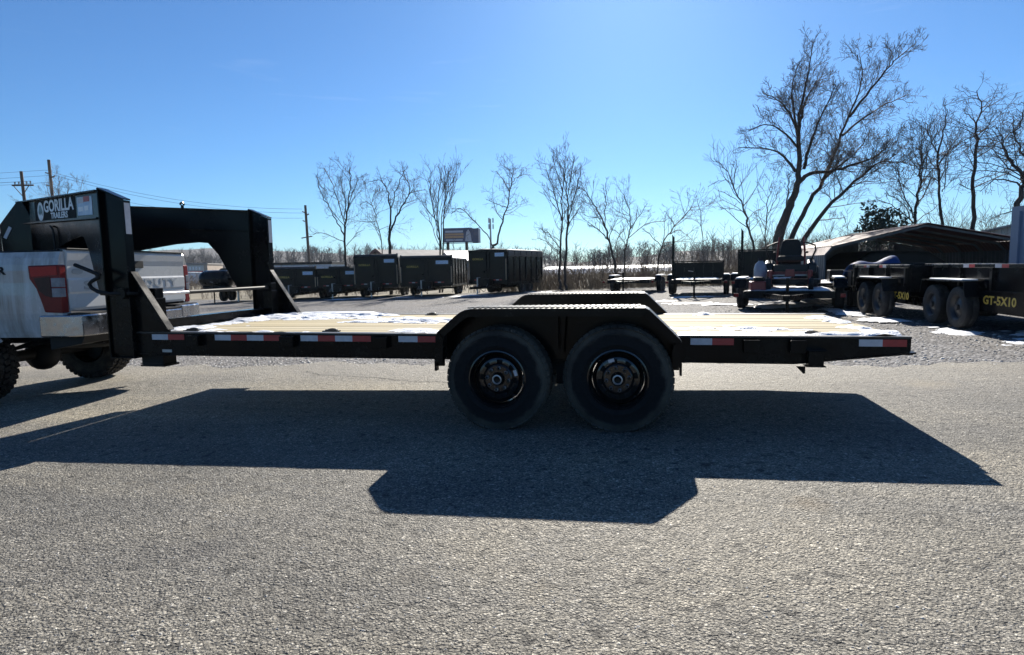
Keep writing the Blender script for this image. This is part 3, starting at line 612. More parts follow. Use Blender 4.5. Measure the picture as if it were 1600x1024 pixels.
def truck_wheel(x, s_):
    w = obj('wheel', None, truck, loc=(x, s_*.86, .44)); r, h = .443, .155; t = MB()
    prof = [(.23, -h*.9), (.27, -h*1.02), (.36, -h*1.04), (.405, -h*.96), (.418, -h*.8)]
    t.lathe(prof+[(a, -b) for a, b in reversed(prof)], (0, 0, 0), 'y', 48); nbk = 40
    for k in range(nbk):
        for j, yy in enumerate((-.82, -.38, 0.06, .46, .86)):
            a = 2*math.pi*(k+.5*(j % 2)+.13*j)/nbk; ra = Vector((math.cos(a), 0, math.sin(a))); ta = Vector((-math.sin(a), (.35 if j % 2 else -.35), math.cos(a))).normalized()
            p = ra*(r-.016-(.012 if j in (0, 4) else 0))+Vector((0, yy*h, 0)); t.bar(p-ta*.024, p+ta*.024, h*.36, .034, up=ra)
    for k in range(nbk//2):
        for sg in (-1, 1):
            a = 2*math.pi*k/(nbk/2); ra = Vector((math.cos(a), 0, math.sin(a))); t.bar(ra*.385+Vector((0, sg*h*1.0, 0)), ra*.425+Vector((0, sg*h*.93, 0)), .028, .012, up=(0, 1, 0))
    t.build('tyre', rubber, w)
    q = MB(); o = s_*h; q.lathe([(.236, o*.85), (.238, o*.95), (.225, o*.9), (.215, o*.4), (.21, -o*.9)], (0, 0, 0), 'y', 40)
    for k in range(8):
        a = 2*math.pi*k/8; ra = Vector((math.cos(a), 0, math.sin(a))); q.bar(ra*.05+Vector((0, o*.62, 0)), ra*.222+Vector((0, o*.55, 0)), .05, .03, up=(0, 1, 0))
    q.lathe([(.215, o*.3), (.06, o*.3)], (0, 0, 0), 'y', 40); q.lathe([(.085, o*.4), (.085, o*.7), (.06, o*.8), (.001, o*.8)], (0, 0, 0), 'y', 24)
    q.build('rim', black_dusty, w, smooth=True)
for x in (0, -4.06):
    for s_ in (-1, 1): truck_wheel(x, s_)
# crew cab and hood (beyond the frame, but really there)
def cab_section(x, zt, top, hw): return [(x, -hw, .70), (x, -hw-.01, 1.30), (x, -hw+.02, 1.46), (x, -top, zt), (x, top, zt), (x, hw-.02, 1.46), (x, hw+.01, 1.30), (x, hw, .70)]
m = MB(); secs = [cab_section(-.97, 1.98, .70, .98), cab_section(-1.10, 2.05, .74, 1.0), cab_section(-2.3, 2.07, .74, 1.0), cab_section(-2.75, 2.02, .72, 1.0), cab_section(-3.35, 1.53, .80, 1.0)]
vs_ = [p for s_ in secs for p in s_]; k = 8
m.add(vs_, [(i*k+j, i*k+(j+1) % k, (i+1)*k+(j+1) % k, (i+1)*k+j) for i in range(len(secs)-1) for j in range(k)]+[tuple(range(k)), tuple(range(5*k-1, 4*k-1, -1))])
m.build('cab', truck_paint, truck, smooth=True, angle=25)
m = MB(); m.prism([(-3.34, .70), (-3.34, 1.50), (-3.6, 1.47), (-4.9, 1.40), (-5.02, 1.25), (-5.05, .72)], 'y', -.99, .99); m.build('hood', truck_paint, truck, bevel=.05)
for s_ in (-1, 1):
    for xa, xb, xt0, xt1 in ((-1.90, -1.12, -1.90, -1.16), (-3.05, -2.0, -2.62, -2.0)):
        def Y_(z, top=.745): return s_*(.985+(top-.985)*(z-1.46)/(2.05-1.46)+.012)
        q = MB(); q.add([(xa, Y_(1.5), 1.5), (xb, Y_(1.5), 1.5), (xt1, Y_(1.93), 1.93), (xt0, Y_(1.93), 1.93)], [(0,1,2,3)])
        o = q.build('side_window', glass_dark, truck); sm = o.modifiers.new('s', 'SOLIDIFY'); sm.thickness = .012; sm.offset = 0
q = MB(); q.box(-.968, -.955, -.62, .62, 1.52, 1.90); q.build('rear_window', glass_dark, truck, bevel=.02)
q = MB(); q.add([(-2.80, -.68, 1.98), (-2.80, .68, 1.98), (-3.34, .78, 1.56), (-3.34, -.78, 1.56)], [(0,1,2,3)]); o = q.build('windscreen', glass_dark, truck); sm = o.modifiers.new('s', 'SOLIDIFY'); sm.thickness = .03; sm.offset = 0
# ================================================================== ground
def sheet(name, xs, ys, zf, mat, parent=None, kind='structure'):
    vs_ = [(x, y, zf(x, y)) for y in ys for x in xs]; n = len(xs)
    fs = [(j*n+i, j*n+i+1, (j+1)*n+i+1, (j+1)*n+i) for j in range(len(ys)-1) for i in range(n-1)]
    me = bpy.data.meshes.new(name); me.from_pydata(vs_, [], fs); me.update(); return obj(name, me, parent, mat, kind=kind)
GX = [-3000, -800, -200, -60, -25, -10, 0, 10, 25, 60, 200, 800, 3000]
sheet('ground', GX, [-400, -60, -10, 0, 10, 20, 29, 45, 90, 200, 500, 3000], lambda x, y: g(x)-.03, field_m)
def wob(t, s=1.0): return s*(math.sin(t*1.3)+.6*math.sin(t*2.9+1)+.35*math.sin(t*6.1+2)+.2*math.sin(t*13.7)+.12*math.sin(t*29.1))
xs = list(np.arange(-45, 45.1, .5)); ys = [-30, -10, 0, 3, 6, 10, 15, 20, 25, 28, 29]
def lot_z(x, y): return g(x)+.012*wob(x*.7+y)*(1 if y > 4 else 0)
vs_ = []; n = len(xs)
for j, y in enumerate(ys):
    for x in xs: vs_.append((x, y+(wob(x*.5, .5) if j == len(ys)-1 else 0), lot_z(x, y)-.004))
me = bpy.data.meshes.new('gravel_lot'); me.from_pydata(vs_, [], [(j*n+i, j*n+i+1, (j+1)*n+i+1, (j+1)*n+i) for j in range(len(ys)-1) for i in range(n-1)]); me.update()
gravel = obj('gravel_lot', me, None, gravel_m, kind='structure')
xs = list(np.arange(-45, 45.01, .06)); n = len(xs)
def asph_edge(x): return 3.15+.0*x+wob(x*1.1, .16)+wob(x*5, .05)
rows = [-30, -8, 0, 2.2, None]
vs_ = [(x, (asph_edge(x) if y is None else y), g(x)+.004) for y in rows for x in xs]
me = bpy.data.meshes.new('asphalt_yard'); me.from_pydata(vs_, [], [(j*n+i, j*n+i+1, (j+1)*n+i+1, (j+1)*n+i) for j in range(len(rows)-1) for i in range(n-1)]); me.update()
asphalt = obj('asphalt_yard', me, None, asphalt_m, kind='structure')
crack_m = vmat('crack_fill', (.03, .028, .026), (.06, .055, .05), 9, .9)
def crack(path, w):
    L_, R_ = [], []
    for i, (x, y) in enumerate(path):
        ww = w*random.uniform(.4, 1.2); L_.append((x, y-ww, g(x)+.0075)); R_.append((x, y+ww, g(x)+.0075))
    k = len(path); me = bpy.data.meshes.new('crack'); me.from_pydata(L_+R_, [], [(i, i+1, k+i+1, k+i) for i in range(k-1)]); me.update(); obj('crack', me, asphalt, crack_m)
pts = [onground(x, y) for x, y in ((478, 581), (490, 584), (500, 587), (525, 588), (560, 590), (590, 591), (620, 595), (650, 597), (690, 598), (760, 601))]
fine = []
for a, b in zip(pts, pts[1:]):
    for i in range(10): t = i/10; fine.append((a.x+(b.x-a.x)*t+random.gauss(0, .006), a.y+(b.y-a.y)*t+random.gauss(0, .012)))
crack(fine, .008)
# loose stones on the asphalt near the camera: too many to count
def stones(name, spots, smin, smax, mat, zoff):
    n = len(spots); base = np.array([(1,0,0),(-.5,.87,0),(-.5,-.87,0),(.5,.6,.7),(-.8,0,.75),(.45,-.65,.6),(0,0,1)], float)
    base = np.array([(.9,.1,-.1),(.2,.95,-.1),(-.8,.5,-.1),(-.75,-.6,-.1),(.15,-.9,-.1),(.75,-.5,-.05),(.5,.4,.55),(-.35,.35,.62),(-.2,-.5,.5),(.35,-.25,.66)])
    F = [(0,1,6),(1,7,6),(1,2,7),(2,3,8),(2,8,7),(3,4,8),(4,9,8),(4,5,9),(5,0,6),(5,6,9),(6,7,9),(7,8,9)]
    rng = np.random.RandomState(3); V = np.zeros((n, 10, 3)); s_ = smin*(smax/smin)**(rng.rand(n)**2.2)
    a = rng.rand(n)*6.283; ca, sa = np.cos(a), np.sin(a)
    B = base[None]*(1+.35*(rng.rand(n, 10, 3)-.5)); B = B*(s_[:, None, None]*np.stack([1+.5*rng.rand(n), .6+.4*rng.rand(n), .45+.35*rng.rand(n)], 1)[:, None, :])
    V[..., 0] = B[..., 0]*ca[:, None]-B[..., 1]*sa[:, None]+spots[:, 0:1]; V[..., 1] = B[..., 0]*sa[:, None]+B[..., 1]*ca[:, None]+spots[:, 1:2]
    V[..., 2] = B[..., 2]+(KS*np.clip(spots[:, 0:1], -25, 25)+zoff)
    me = bpy.data.meshes.new(name); FF = (np.array(F)[None]+10*np.arange(n)[:, None, None]).reshape(-1, 3)
    me.vertices.add(n*10); me.vertices.foreach_set('co', V.reshape(-1)); me.loops.add(FF.size); me.loops.foreach_set('vertex_index', FF.reshape(-1))
    me.polygons.add(len(FF)); me.polygons.foreach_set('loop_start', np.arange(0, FF.size, 3)); me.update(calc_edges=True)
    return obj(name, me, None, mat, kind='stuff')
rng = np.random.RandomState(11); N_ = 26000
yy = -4.0+6.8*rng.rand(N_)**1.7; xx = -6+12.5*rng.rand(N_)
tag(stones('loose_chippings', np.stack([xx, yy], 1), .002, .0065, stone_m, .004), 'small loose stone chippings scattered over the grey asphalt', 'gravel')
N_ = 16000; yy = 3.0+10*rng.rand(N_)**1.6; xx = -8+18*rng.rand(N_)
tag(stones('loose_gravel', np.stack([xx, yy], 1), .006, .03, stone_m, -.004), 'coarse loose gravel along the back edge of the asphalt', 'gravel')
# ================================================================== trees (bare, winter)
def sticks_mesh(name, P0, P1, R0, R1, n=3):
    P0 = np.asarray(P0, float); P1 = np.asarray(P1, float); R0 = np.asarray(R0, float); R1 = np.asarray(R1, float); N = len(P0)
    D = P1-P0; D /= np.maximum(np.linalg.norm(D, axis=1, keepdims=True), 1e-9)
    ref = np.where(np.abs(D[:, 2:3]) > .9, np.array([[1., 0, 0]]), np.array([[0, 0, 1.]]))
    A = np.cross(D, ref); A /= np.linalg.norm(A, axis=1, keepdims=True); B = np.cross(D, A)
    V = np.zeros((N, 2, n, 3))
    for k in range(n):
        t = 2*math.pi*k/n; o = A*math.cos(t)+B*math.sin(t)
        V[:, 0, k] = P0+o*R0[:, None]; V[:, 1, k] = P1+D*(R1*.4)[:, None]+o*R1[:, None]
    base = (np.arange(N)*2*n)[:, None]; Q = []
    for k in range(n): Q.append(np.concatenate([base+k, base+(k+1) % n, base+n+(k+1) % n, base+n+k], 1))
    Q = np.stack(Q, 1).reshape(-1, 4)
    me = bpy.data.meshes.new(name); me.vertices.add(N*2*n); me.vertices.foreach_set('co', V.reshape(-1)); me.loops.add(Q.size); me.loops.foreach_set('vertex_index', Q.reshape(-1))
    me.polygons.add(len(Q)); me.polygons.foreach_set('loop_start', np.arange(0, Q.size, 4)); me.update(calc_edges=True)
    if n > 3: me.polygons.foreach_set('use_smooth', [True]*len(Q))
    return me
class Wood:
    def __init__(s, seed, rmin=.006, up=.12, wig=.18, angle=(28, 62), ratio=.62, dens=2.2, maxlev=3, droop=0):
        s.r = random.Random(seed); s.seg = []; s.main = []; s.rmin = rmin; s.up = up; s.wig = wig; s.ang = angle; s.ratio = ratio; s.dens = dens; s.maxlev = maxlev
    def put(s, a, b, ra, rb): s.seg.append((a, b, ra, rb))
    def spread(s, d, ang):
        r = s.r; d = Vector(d); a = d.cross(Vector((r.gauss(0, 1), r.gauss(0, 1), r.gauss(0, 1)))); a.normalize()
        return (d*math.cos(ang)+a*math.sin(ang)).normalized()
    def branch(s, p, d, L, rad, lev):
        r = s.r; n = 3 if lev >= 3 else 4; st = L/n; pts = [Vector(p)]; d = Vector(d); rads = [rad]
        for i in range(n):
            d = (d+Vector((r.gauss(0, s.wig), r.gauss(0, s.wig), r.gauss(0, s.wig)+s.up))).normalized(); pts.append(pts[-1]+d*st); rads.append(max(s.rmin, rad*(1-.8*(i+1)/n)))
        for i in range(n): s.put(pts[i], pts[i+1], rads[i], rads[i+1])
        if lev < s.maxlev: s.sprout(pts, rads, L, lev, .25)
    def sprout(s, pts, rads, L, lev, t0, dens=None, clen=None):
        r = s.r; m = max(2, int(1.25*(dens or s.dens)*(3 if lev < 1 else 2.2 if lev < 2 else 1.8)*max(L, .9)**.6)); n = len(pts)-1
        for k in range(m):
            t = t0+(1-t0)*(k+r.random())/m; f = t*n; i = min(n-1, int(f)); f -= i; p = pts[i].lerp(pts[i+1], f); d = (pts[i+1]-pts[i]).normalized()
            rr = rads[i]+(rads[i+1]-rads[i])*f; l = (clen or L*s.ratio)*(1.05-.6*t)*r.uniform(.6, 1.25)
            if l < .12: continue
            s.branch(p, s.spread(d, R(r.uniform(*s.ang))), l, max(s.rmin, min(rr*.6, .007+l*.0085)), lev+1)
    def limb(s, px, w0, w1, Y, dy=0.0, t0=.25, dens=None, clen=None, bare=False):
        """a limb traced as a polyline, standing at depth Y with its own run in depth (dy)"""
        n = len(px); P = []; d0 = ray(*px[0]).normalized(); best = .3
        for q in s.main:                                     # grow out of the limb it leaves, at that limb's depth
            v = q-CC; e = (v-d0*v.dot(d0)).length
            if e < best: best = e; Y = q.y
        for i, (x, y) in enumerate(px): P.append(atY(x, y, Y+dy*i/(n-1)))
        fine = []; sub = 4                                   # Catmull-Rom so limbs bend instead of kinking
        for i in range(n-1):
            p0, p1, p2, p3 = P[max(i-1, 0)], P[i], P[i+1], P[min(i+2, n-1)]
            for j in range(sub):
                t = j/sub; fine.append(.5*((2*p1)+(p2-p0)*t+(2*p0-5*p1+4*p2-p3)*t*t+(3*p1-p0-3*p2+p3)*t**3))
        fine.append(P[-1]); k = len(fine)
        for i in range(1, k-1): fine[i] = fine[i]+Vector((s.r.gauss(0, .03), s.r.gauss(0, .05), s.r.gauss(0, .02)))
        sc = (Y-CC.y)/FPX*.5; rads = [max(s.rmin, sc*(w0+(w1-w0)*(i/(k-1))**(.55 if w0 > 9 else .8))) for i in range(k)]
        for i in range(k-1): s.put(fine[i], fine[i+1], rads[i], rads[i+1])
        s.main += fine
        L = sum((fine[i+1]-fine[i]).length for i in range(k-1))
        if not bare: s.sprout(fine, rads, L, 0, t0, dens, clen or min(L*.4, 2.6))
    def build(s, name, label, base, cat='tree', group='bare trees behind the lot', cm=None, thick=.045):
        t = thing(name, label, cat, base, 0, group); b = Vector(base)
        big = [q for q in s.seg if q[2] > thick]; small = [q for q in s.seg if q[2] <= thick]
        for nm, L_, m_, n in (('trunk', big, bark, 8), ('crown', small, cm or twig, 3)):
            if L_: obj(nm, sticks_mesh(nm, [q[0]-b for q in L_], [q[1]-b for q in L_], [q[2] for q in L_], [q[3] for q in L_], n), t, m_)
        return t
def tree(name, label, Y, limbs, seed, **kw):
    bkw = {k: kw.pop(k) for k in ('cat', 'group', 'cm', 'thick') if k in kw}
    w = Wood(seed, **kw)
    for L_ in limbs: w.limb(L_[0], L_[1], L_[2], Y, *L_[3:])
    b = atY(*limbs[0][0][0], Y); b.z = g(b.x); return w.build(name, label, b, **bkw)

tree('bare_tree', 'slender bare tree forking into a fan, leftmost behind the black dump trailers', 31, [
    ([(541, 462), (540, 415), (538, 368), (541, 340), (545, 310), (548, 280), (547, 262)], 5, 1.2, .4, .35),
    ([(538, 368), (528, 350), (515, 325), (502, 300), (496, 272)], 2.6, 1, -1.2), ([(540, 355), (530, 320), (520, 290), (507, 263)], 2.2, 1, .9),
    ([(540, 345), (538, 310), (531, 275)], 2, 1, -.6), ([(543, 325), (552, 300), (560, 280)], 1.8, 1, 1),
    ([(540, 380), (525, 372), (505, 364), (488, 366)], 1.6, .8, -.8), ([(541, 385), (555, 368), (566, 360)], 1.4, .8, .6)], 1, dens=1.5, up=.16)
tree('bare_tree', 'bare tree with a short dark trunk forking low above the tallest dump trailers', 31, [
    ([(611, 462), (610, 395), (609, 362)], 6, 4.5, 0, .8, 1, 1), ([(609, 362), (617, 345), (628, 322), (640, 300), (633, 275), (628, 268)], 3.6, 1, .9),
    ([(609, 364), (611, 330), (607, 310), (604, 295), (594, 282), (578, 284)], 3.4, 1, -.9), ([(622, 335), (632, 316), (645, 300), (665, 297)], 2.2, .9, .5),
    ([(612, 325), (618, 300), (628, 276), (632, 266)], 2.2, .9, -.4), ([(598, 440), (597, 390), (592, 360), (585, 330), (580, 315), (590, 295)], 2.4, .9, .5),
    ([(583, 322), (572, 315), (562, 322)], 1.3, .8, .4)], 2, dens=1.7, up=.07, wig=.24, angle=(35, 75))
tree('bare_tree', 'upright bare tree of several close thin stems left of the billboard', 32, [
    ([(687, 462), (686, 370), (684, 330), (688, 290), (690, 274)], 3.4, 1, .3), ([(691, 462), (693, 350), (697, 310), (703, 290), (709, 282)], 2.8, 1, -.6),
    ([(686, 375), (678, 330), (672, 295), (670, 278)], 2.2, 1, .8), ([(690, 390), (690, 340), (696, 300), (698, 276)], 2.2, .9, -.3), ([(687, 385), (672, 345), (662, 320)], 1.6, .8, 1)], 3, dens=1.35, up=.18, angle=(20, 45))
tree('bare_tree', 'thin bare tree with curved stem rising behind the rightmost dump trailer of the row', 30.5, [
    ([(772, 462), (770, 390), (776, 380), (783, 355), (792, 325), (796, 300), (800, 280), (804, 262)], 4.2, 1, .3, .45),
    ([(796, 300), (785, 280), (775, 268)], 1.8, .9, .8), ([(770, 385), (755, 360), (735, 340), (720, 326), (706, 332)], 2.2, .9, -.9), ([(792, 325), (775, 318), (760, 312)], 1.5, .8, .6), ([(800, 285), (812, 275), (828, 273)], 1.4, .8, -.5)], 4, dens=1.6, up=.05, wig=.25, angle=(35, 80))
tree('bare_tree', 'tall dense bare tree with twin trunks in the middle of the weedy edge', 28.8, [
    ([(881, 456), (874, 438), (876, 395), (877, 340), (880, 290), (884, 245)], 5, 1, .3, .35), ([(885, 456), (883, 420), (886, 360), (888, 320), (883, 280), (875, 252)], 5, 1, -.3, .35),
    ([(876, 390), (860, 370), (842, 356)], 2, .9, -.8), ([(877, 345), (866, 300), (852, 265)], 2.4, 1, .8), ([(887, 350), (900, 300), (908, 270)], 2.2, 1, -.7), ([(887, 357), (903, 330), (913, 318)], 1.9, .9, .6),
    ([(880, 300), (868, 265), (863, 245)], 1.7, .9, .4), ([(886, 312), (893, 270), (897, 250)], 1.7, .9, -.4), ([(875, 395), (858, 380), (840, 372)], 1.5, .8, .5)], 5, dens=1.6, up=.15, angle=(25, 58))
tree('bare_tree', 'crooked bare tree leaning left, right of the twin-trunk tree', 31, [
    ([(968, 456), (960, 410), (950, 370), (940, 340), (928, 320), (915, 300), (905, 293)], 4, 1, .4), ([(946, 356), (946, 320), (947, 285)], 1.8, .9, .8), ([(950, 375), (935, 360), (918, 350)], 1.5, .8, -.7), ([(957, 402), (965, 375), (975, 358)], 1.5, .8, .5)], 6, dens=1.6, up=.1)
tree('bare_tree', 'small bare tree with wide low branches behind the low flat trailer', 33, [
    ([(975, 452), (976, 400), (982, 370), (985, 340), (980, 320), (973, 303)], 3, .9, .3), ([(983, 360), (1000, 335), (1012, 318)], 1.8, .8, .6), ([(982, 372), (1010, 350), (1040, 345)], 1.6, .8, -.5), ([(979, 385), (965, 365), (955, 358)], 1.3, .8, .5)], 7, dens=1.5)
tree('bare_tree', 'small bare tree arching right behind the trailer with the grey gate', 32, [
    ([(1024, 452), (1030, 400), (1042, 370), (1058, 350), (1075, 330), (1086, 322)], 3, .9, .4), ([(1047, 366), (1060, 360), (1076, 370)], 1.5, .8, -.6), ([(1036, 388), (1020, 370), (1008, 360)], 1.5, .8, .6), ([(1055, 353), (1045, 340), (1038, 330)], 1.4, .8, .3)], 8, dens=1.6, up=.08)
tree('bare_sapling', 'single straight bare sapling between the grey-gate trailer and the leaning sapling', 30, [([(1100, 452), (1099, 390), (1096, 340), (1088, 306)], 1.6, .7, .3, .3)], 9, dens=.8)
tree('bare_sapling', 'bare sapling leaning left with feathery side twigs, left of the great tree', 27, [
    ([(1182, 452), (1178, 390), (1168, 350), (1157, 315), (1145, 290), (1136, 268), (1116, 248)], 4, .9, .3, .2), ([(1157, 318), (1140, 305), (1122, 298)], 1.2, .7, .5), ([(1143, 288), (1128, 282), (1106, 292)], 1.2, .7, -.5), ([(1146, 292), (1150, 265), (1150, 250)], 1.2, .7, .3),
    ([(1165, 345), (1180, 330), (1192, 328)], 1.1, .7, .3), ([(1160, 330), (1140, 325), (1126, 328)], 1.1, .7, -.4)], 10, dens=1.5, maxlev=2, angle=(25, 50))
tree('bare_sapling', 'thin upright bare sapling growing close beside the foot of the great tree', 28, [([(1196, 452), (1195, 395), (1197, 350), (1200, 310), (1206, 288)], 2.6, .9, .3, .3), ([(1198, 345), (1212, 310), (1220, 300)], 1.2, .7)], 11, dens=1.4)
tree('great_bare_tree', 'huge spreading bare tree with several leaning trunks behind the mower', 30, [
    ([(1212, 450), (1217, 372), (1230, 330), (1243, 299), (1248, 262), (1247, 206), (1251, 170), (1262, 115), (1270, 64)], 20, 1.0, .6, .42),
    ([(1246, 289), (1263, 272), (1299, 267), (1332, 257), (1366, 246), (1392, 223)], 7, 1, -2.2),
    ([(1215, 450), (1236, 375), (1259, 326), (1286, 282), (1306, 236), (1326, 183), (1346, 130), (1344, 90)], 11, 1.1, 1.4, .35),
    ([(1326, 183), (1352, 150), (1382, 113), (1405, 90), (1429, 70)], 4, 1, -1.2), ([(1316, 212), (1352, 183), (1385, 163), (1419, 148)], 3.4, 1, 1.6),
    ([(1219, 450), (1252, 382), (1276, 345), (1312, 306), (1346, 276), (1376, 253), (1405, 258)], 9, 1, -2.0, .4),
    ([(1243, 268), (1226, 246), (1200, 233), (1153, 231)], 5, 1, 1.8), ([(1248, 206), (1233, 176), (1213, 156), (1193, 146)], 4, 1, -1.4), ([(1249, 190), (1262, 150), (1286, 116)], 4, 1, 1.5),
    ([(1256, 264), (1269, 216), (1286, 176), (1306, 133)], 5, 1, -1.6), ([(1247, 215), (1240, 170), (1238, 130), (1250, 95)], 4, 1, .8), ([(1246, 230), (1222, 205), (1195, 195), (1170, 205)], 3.5, 1, -.9),
    ([(1286, 282), (1310, 262), (1340, 235), (1360, 200)], 4, 1, 1.2), ([(1276, 345), (1300, 342), (1320, 340)], 2, .8, .4), ([(1225, 345), (1232, 300), (1234, 275)], 3, 1, .5)], 12, dens=2.5, up=.11, wig=.2, ratio=.6, rmin=.0065)
tree('bare_tree', 'bushy bare tree with many thin stems behind the left of the red carport roof', 27, [
    ([(1428, 440), (1430, 350), (1435, 303), (1437, 264), (1440, 242), (1441, 212)], 5, 1, .3, .2), ([(1432, 345), (1415, 310), (1405, 280), (1402, 262)], 2.4, .9, .7), ([(1434, 320), (1450, 290), (1458, 265)], 2, .9, -.7),
    ([(1430, 352), (1400, 325), (1370, 312)], 2, .8, .6), ([(1425, 352), (1415, 325), (1385, 300)], 1.8, .8, -.5)], 13, dens=2.2, up=.12)
tree('bare_tree', 'forked bare tree with a bent left stem behind the peak of the red carport', 27, [
    ([(1471, 440), (1470, 350), (1468, 303), (1466, 257), (1464, 242), (1453, 215), (1445, 192)], 5, 1, .4, .3), ([(1465, 247), (1472, 213), (1478, 188), (1480, 171)], 3, 1, -.6), ([(1472, 300), (1476, 291), (1480, 262), (1480, 237)], 2, .9, .6), ([(1466, 262), (1485, 230), (1505, 205)], 1.8, .8, .5)], 14, dens=1.8, wig=.22)
tree('bare_tree', 'tall straight bare tree with a single dark trunk right of the carport peak', 26, [
    ([(1524, 440), (1523, 358), (1520, 291), (1525, 237), (1526, 200), (1533, 166), (1526, 142)], 7, 1.2, .4, .3, 2), ([(1526, 196), (1517, 183), (1504, 171)], 2.2, .9, .5), ([(1527, 206), (1541, 203), (1555, 196)], 2, .9, -.5), ([(1531, 170), (1545, 160), (1558, 150)], 1.4, .8), ([(1521, 300), (1508, 292), (1500, 282)], 1.4, .8, .4)], 15, dens=1.8, wig=.26, angle=(40, 80), up=.05)
tree('bare_tree', 'thick crooked bare tree at the right edge behind the blue container', 24, [
    ([(1585, 430), (1588, 347), (1595, 301), (1599, 279), (1583, 257), (1570, 237), (1566, 218), (1556, 198)], 11, 1.2, .4, .35, 2), ([(1599, 279), (1604, 255), (1592, 232), (1585, 208), (1583, 186)], 5, 1, -.5), ([(1595, 295), (1573, 281), (1551, 283), (1531, 300)], 3, .9, .7),
    ([(1600, 280), (1618, 250), (1630, 210), (1640, 170)], 6, 1, .6), ([(1585, 210), (1600, 185), (1596, 160)], 2.4, .9, -.5), ([(1590, 330), (1565, 335), (1545, 345)], 2, .8, .4)], 16, dens=2.2, wig=.26, angle=(35, 80), up=.03)
tree('bare_tree', 'spindly bare tree sticking up behind the neck lettering of the gooseneck trailer', 44, [
    ([(100, 425), (96, 350), (92, 310), (91, 277)], 2.6, .8, .3), ([(97, 355), (82, 320), (72, 290)], 1.6, .7, .5), ([(96, 345), (104, 310), (108, 292)], 1.5, .7, -.5), ([(98, 370), (120, 340), (128, 285)], 1.4, .7, .6), ([(97, 380), (70, 350), (35, 320)], 1.4, .7, -.6)], 17, dens=1.8, up=.15)
tree('bare_tree', 'small forked bare tree seen through the gap below the trailer neck', 38, [([(121, 420), (120, 392), (113, 370), (108, 350)], 3, 1, .3), ([(120, 394), (128, 372), (131, 350)], 2, .9, -.3)], 18, dens=1.4)

# evergreen, ivy-like clump by the carport
def leaf_clump(name, label, c, rx, ry, rz, n, size, mat, seed, cat='bush'):
    rng = np.random.RandomState(seed); u = rng.normal(size=(n, 3)); u /= np.linalg.norm(u, axis=1, keepdims=True); rad = rng.rand(n)**.45
    lump = 1+.28*np.sin(u[:, 0]*5+seed)+.2*np.sin(u[:, 2]*7+u[:, 1]*4)
    p = u*(rad*lump)[:, None]*np.array([rx, ry, rz]); p[:, 2] = np.maximum(p[:, 2], -rz*.95)
    a = rng.normal(size=(n, 3)); a /= np.linalg.norm(a, axis=1, keepdims=True); b = np.cross(a, rng.normal(size=(n, 3))); b /= np.linalg.norm(b, axis=1, keepdims=True)
    s_ = size*(.6+.8*rng.rand(n))[:, None]; V = np.stack([p-a*s_, p+b*s_*.45, p+a*s_, p-b*s_*.45], 1).reshape(-1, 3)
    me = bpy.data.meshes.new('foliage'); Q = np.arange(4*n).reshape(-1, 4); me.vertices.add(4*n); me.vertices.foreach_set('co', V.reshape(-1)); me.loops.add(4*n); me.loops.foreach_set('vertex_index', Q.reshape(-1)); me.polygons.add(n); me.polygons.foreach_set('loop_start', np.arange(0, 4*n, 4)); me.update(calc_edges=True)
    base = Vector((c[0], c[1], g(c[0]))); t = thing(name, label, cat, base); obj('foliage', me, t, mat, loc=(0, 0, c[2]-base.z))
    q = MB()
    for k in range(5): q.tube([(random.uniform(-.2, .2), random.uniform(-.2, .2), -.05), (random.uniform(-.4, .4)*rx, random.uniform(-.4, .4)*ry, c[2]-base.z+random.uniform(-.3, .3)*rz)], [.05, .02], 5)
    q.build('stem', bark, t); return t
leaf_clump('evergreen_bush', 'dark evergreen bush showing above the carport roof', tuple(atY(1376, 358, 26)), 1.0, .9, 1.1, 1500, .10, leaf_green, 4)

# brush and weeds along the back edge of the lot
def brush(name, label, spots, hmin, hmax, nst, mat, seed, rb=.008, lean=.35, sub=4):
    rng = random.Random(seed); A, B, R0, R1 = [], [], [], []
    for (x, y) in spots:
        z = g(x)-.05
        for k in range(nst):
            h = rng.uniform(hmin, hmax); p = Vector((x+rng.gauss(0, .12), y+rng.gauss(0, .12), z)); d = Vector((rng.gauss(0, lean), rng.gauss(0, lean), 1)).normalized(); m = 3; r0 = rb*rng.uniform(.7, 1.4)
            for i in range(m):
                q = p+d*(h/m); A.append(p); B.append(q); R0.append(r0*(1-.25*i)); R1.append(r0*(1-.25*(i+1))); 
                for s_ in range(sub if i else 1):
                    e = (d+Vector((rng.gauss(0, .8), rng.gauss(0, .8), rng.gauss(.1, .4)))).normalized(); f = rng.random(); st = p.lerp(q, f); L_ = h*rng.uniform(.12, .4)*(1-.2*i)
                    mid = st+e*(L_*.5); e2 = (e+Vector((rng.gauss(0, .3), rng.gauss(0, .3), .3))).normalized(); A += [st, mid]; B += [mid, mid+e2*(L_*.5)]; R0 += [r0*.55, r0*.45]; R1 += [r0*.45, r0*.3]
                d = (d+Vector((rng.gauss(0, .2), rng.gauss(0, .2), 0))).normalized(); p = q
    return obj(name, sticks_mesh(name, A, B, R0, R1, 3), None, mat, label=label, cat='brush', kind='stuff')
rr = random.Random(5)
def strip(n, x0, x1, y0, y1): return [(rr.uniform(x0, x1), rr.uniform(y0, y1)) for _ in range(n)]
brush('weeds', 'tangle of dry brown weeds along the back edge of the lot', strip(1500, -8, 22, 28.6, 34), .5, 1.25, 3, weed_m, 2, .010, .3, 3)
brush('dry_brush', 'grey brown thicket of bare brush behind the parked trailers', strip(330, -30, 24, 30, 39), .9, 2.3, 4, twig_tan, 3, .012, .28, 5)
brush('tall_brush', 'tall thin bare scrub behind the right hand trailers and carport', strip(150, 5, 26, 25.5, 34), 1.8, 3.6, 4, twig, 4, .012, .2, 6)
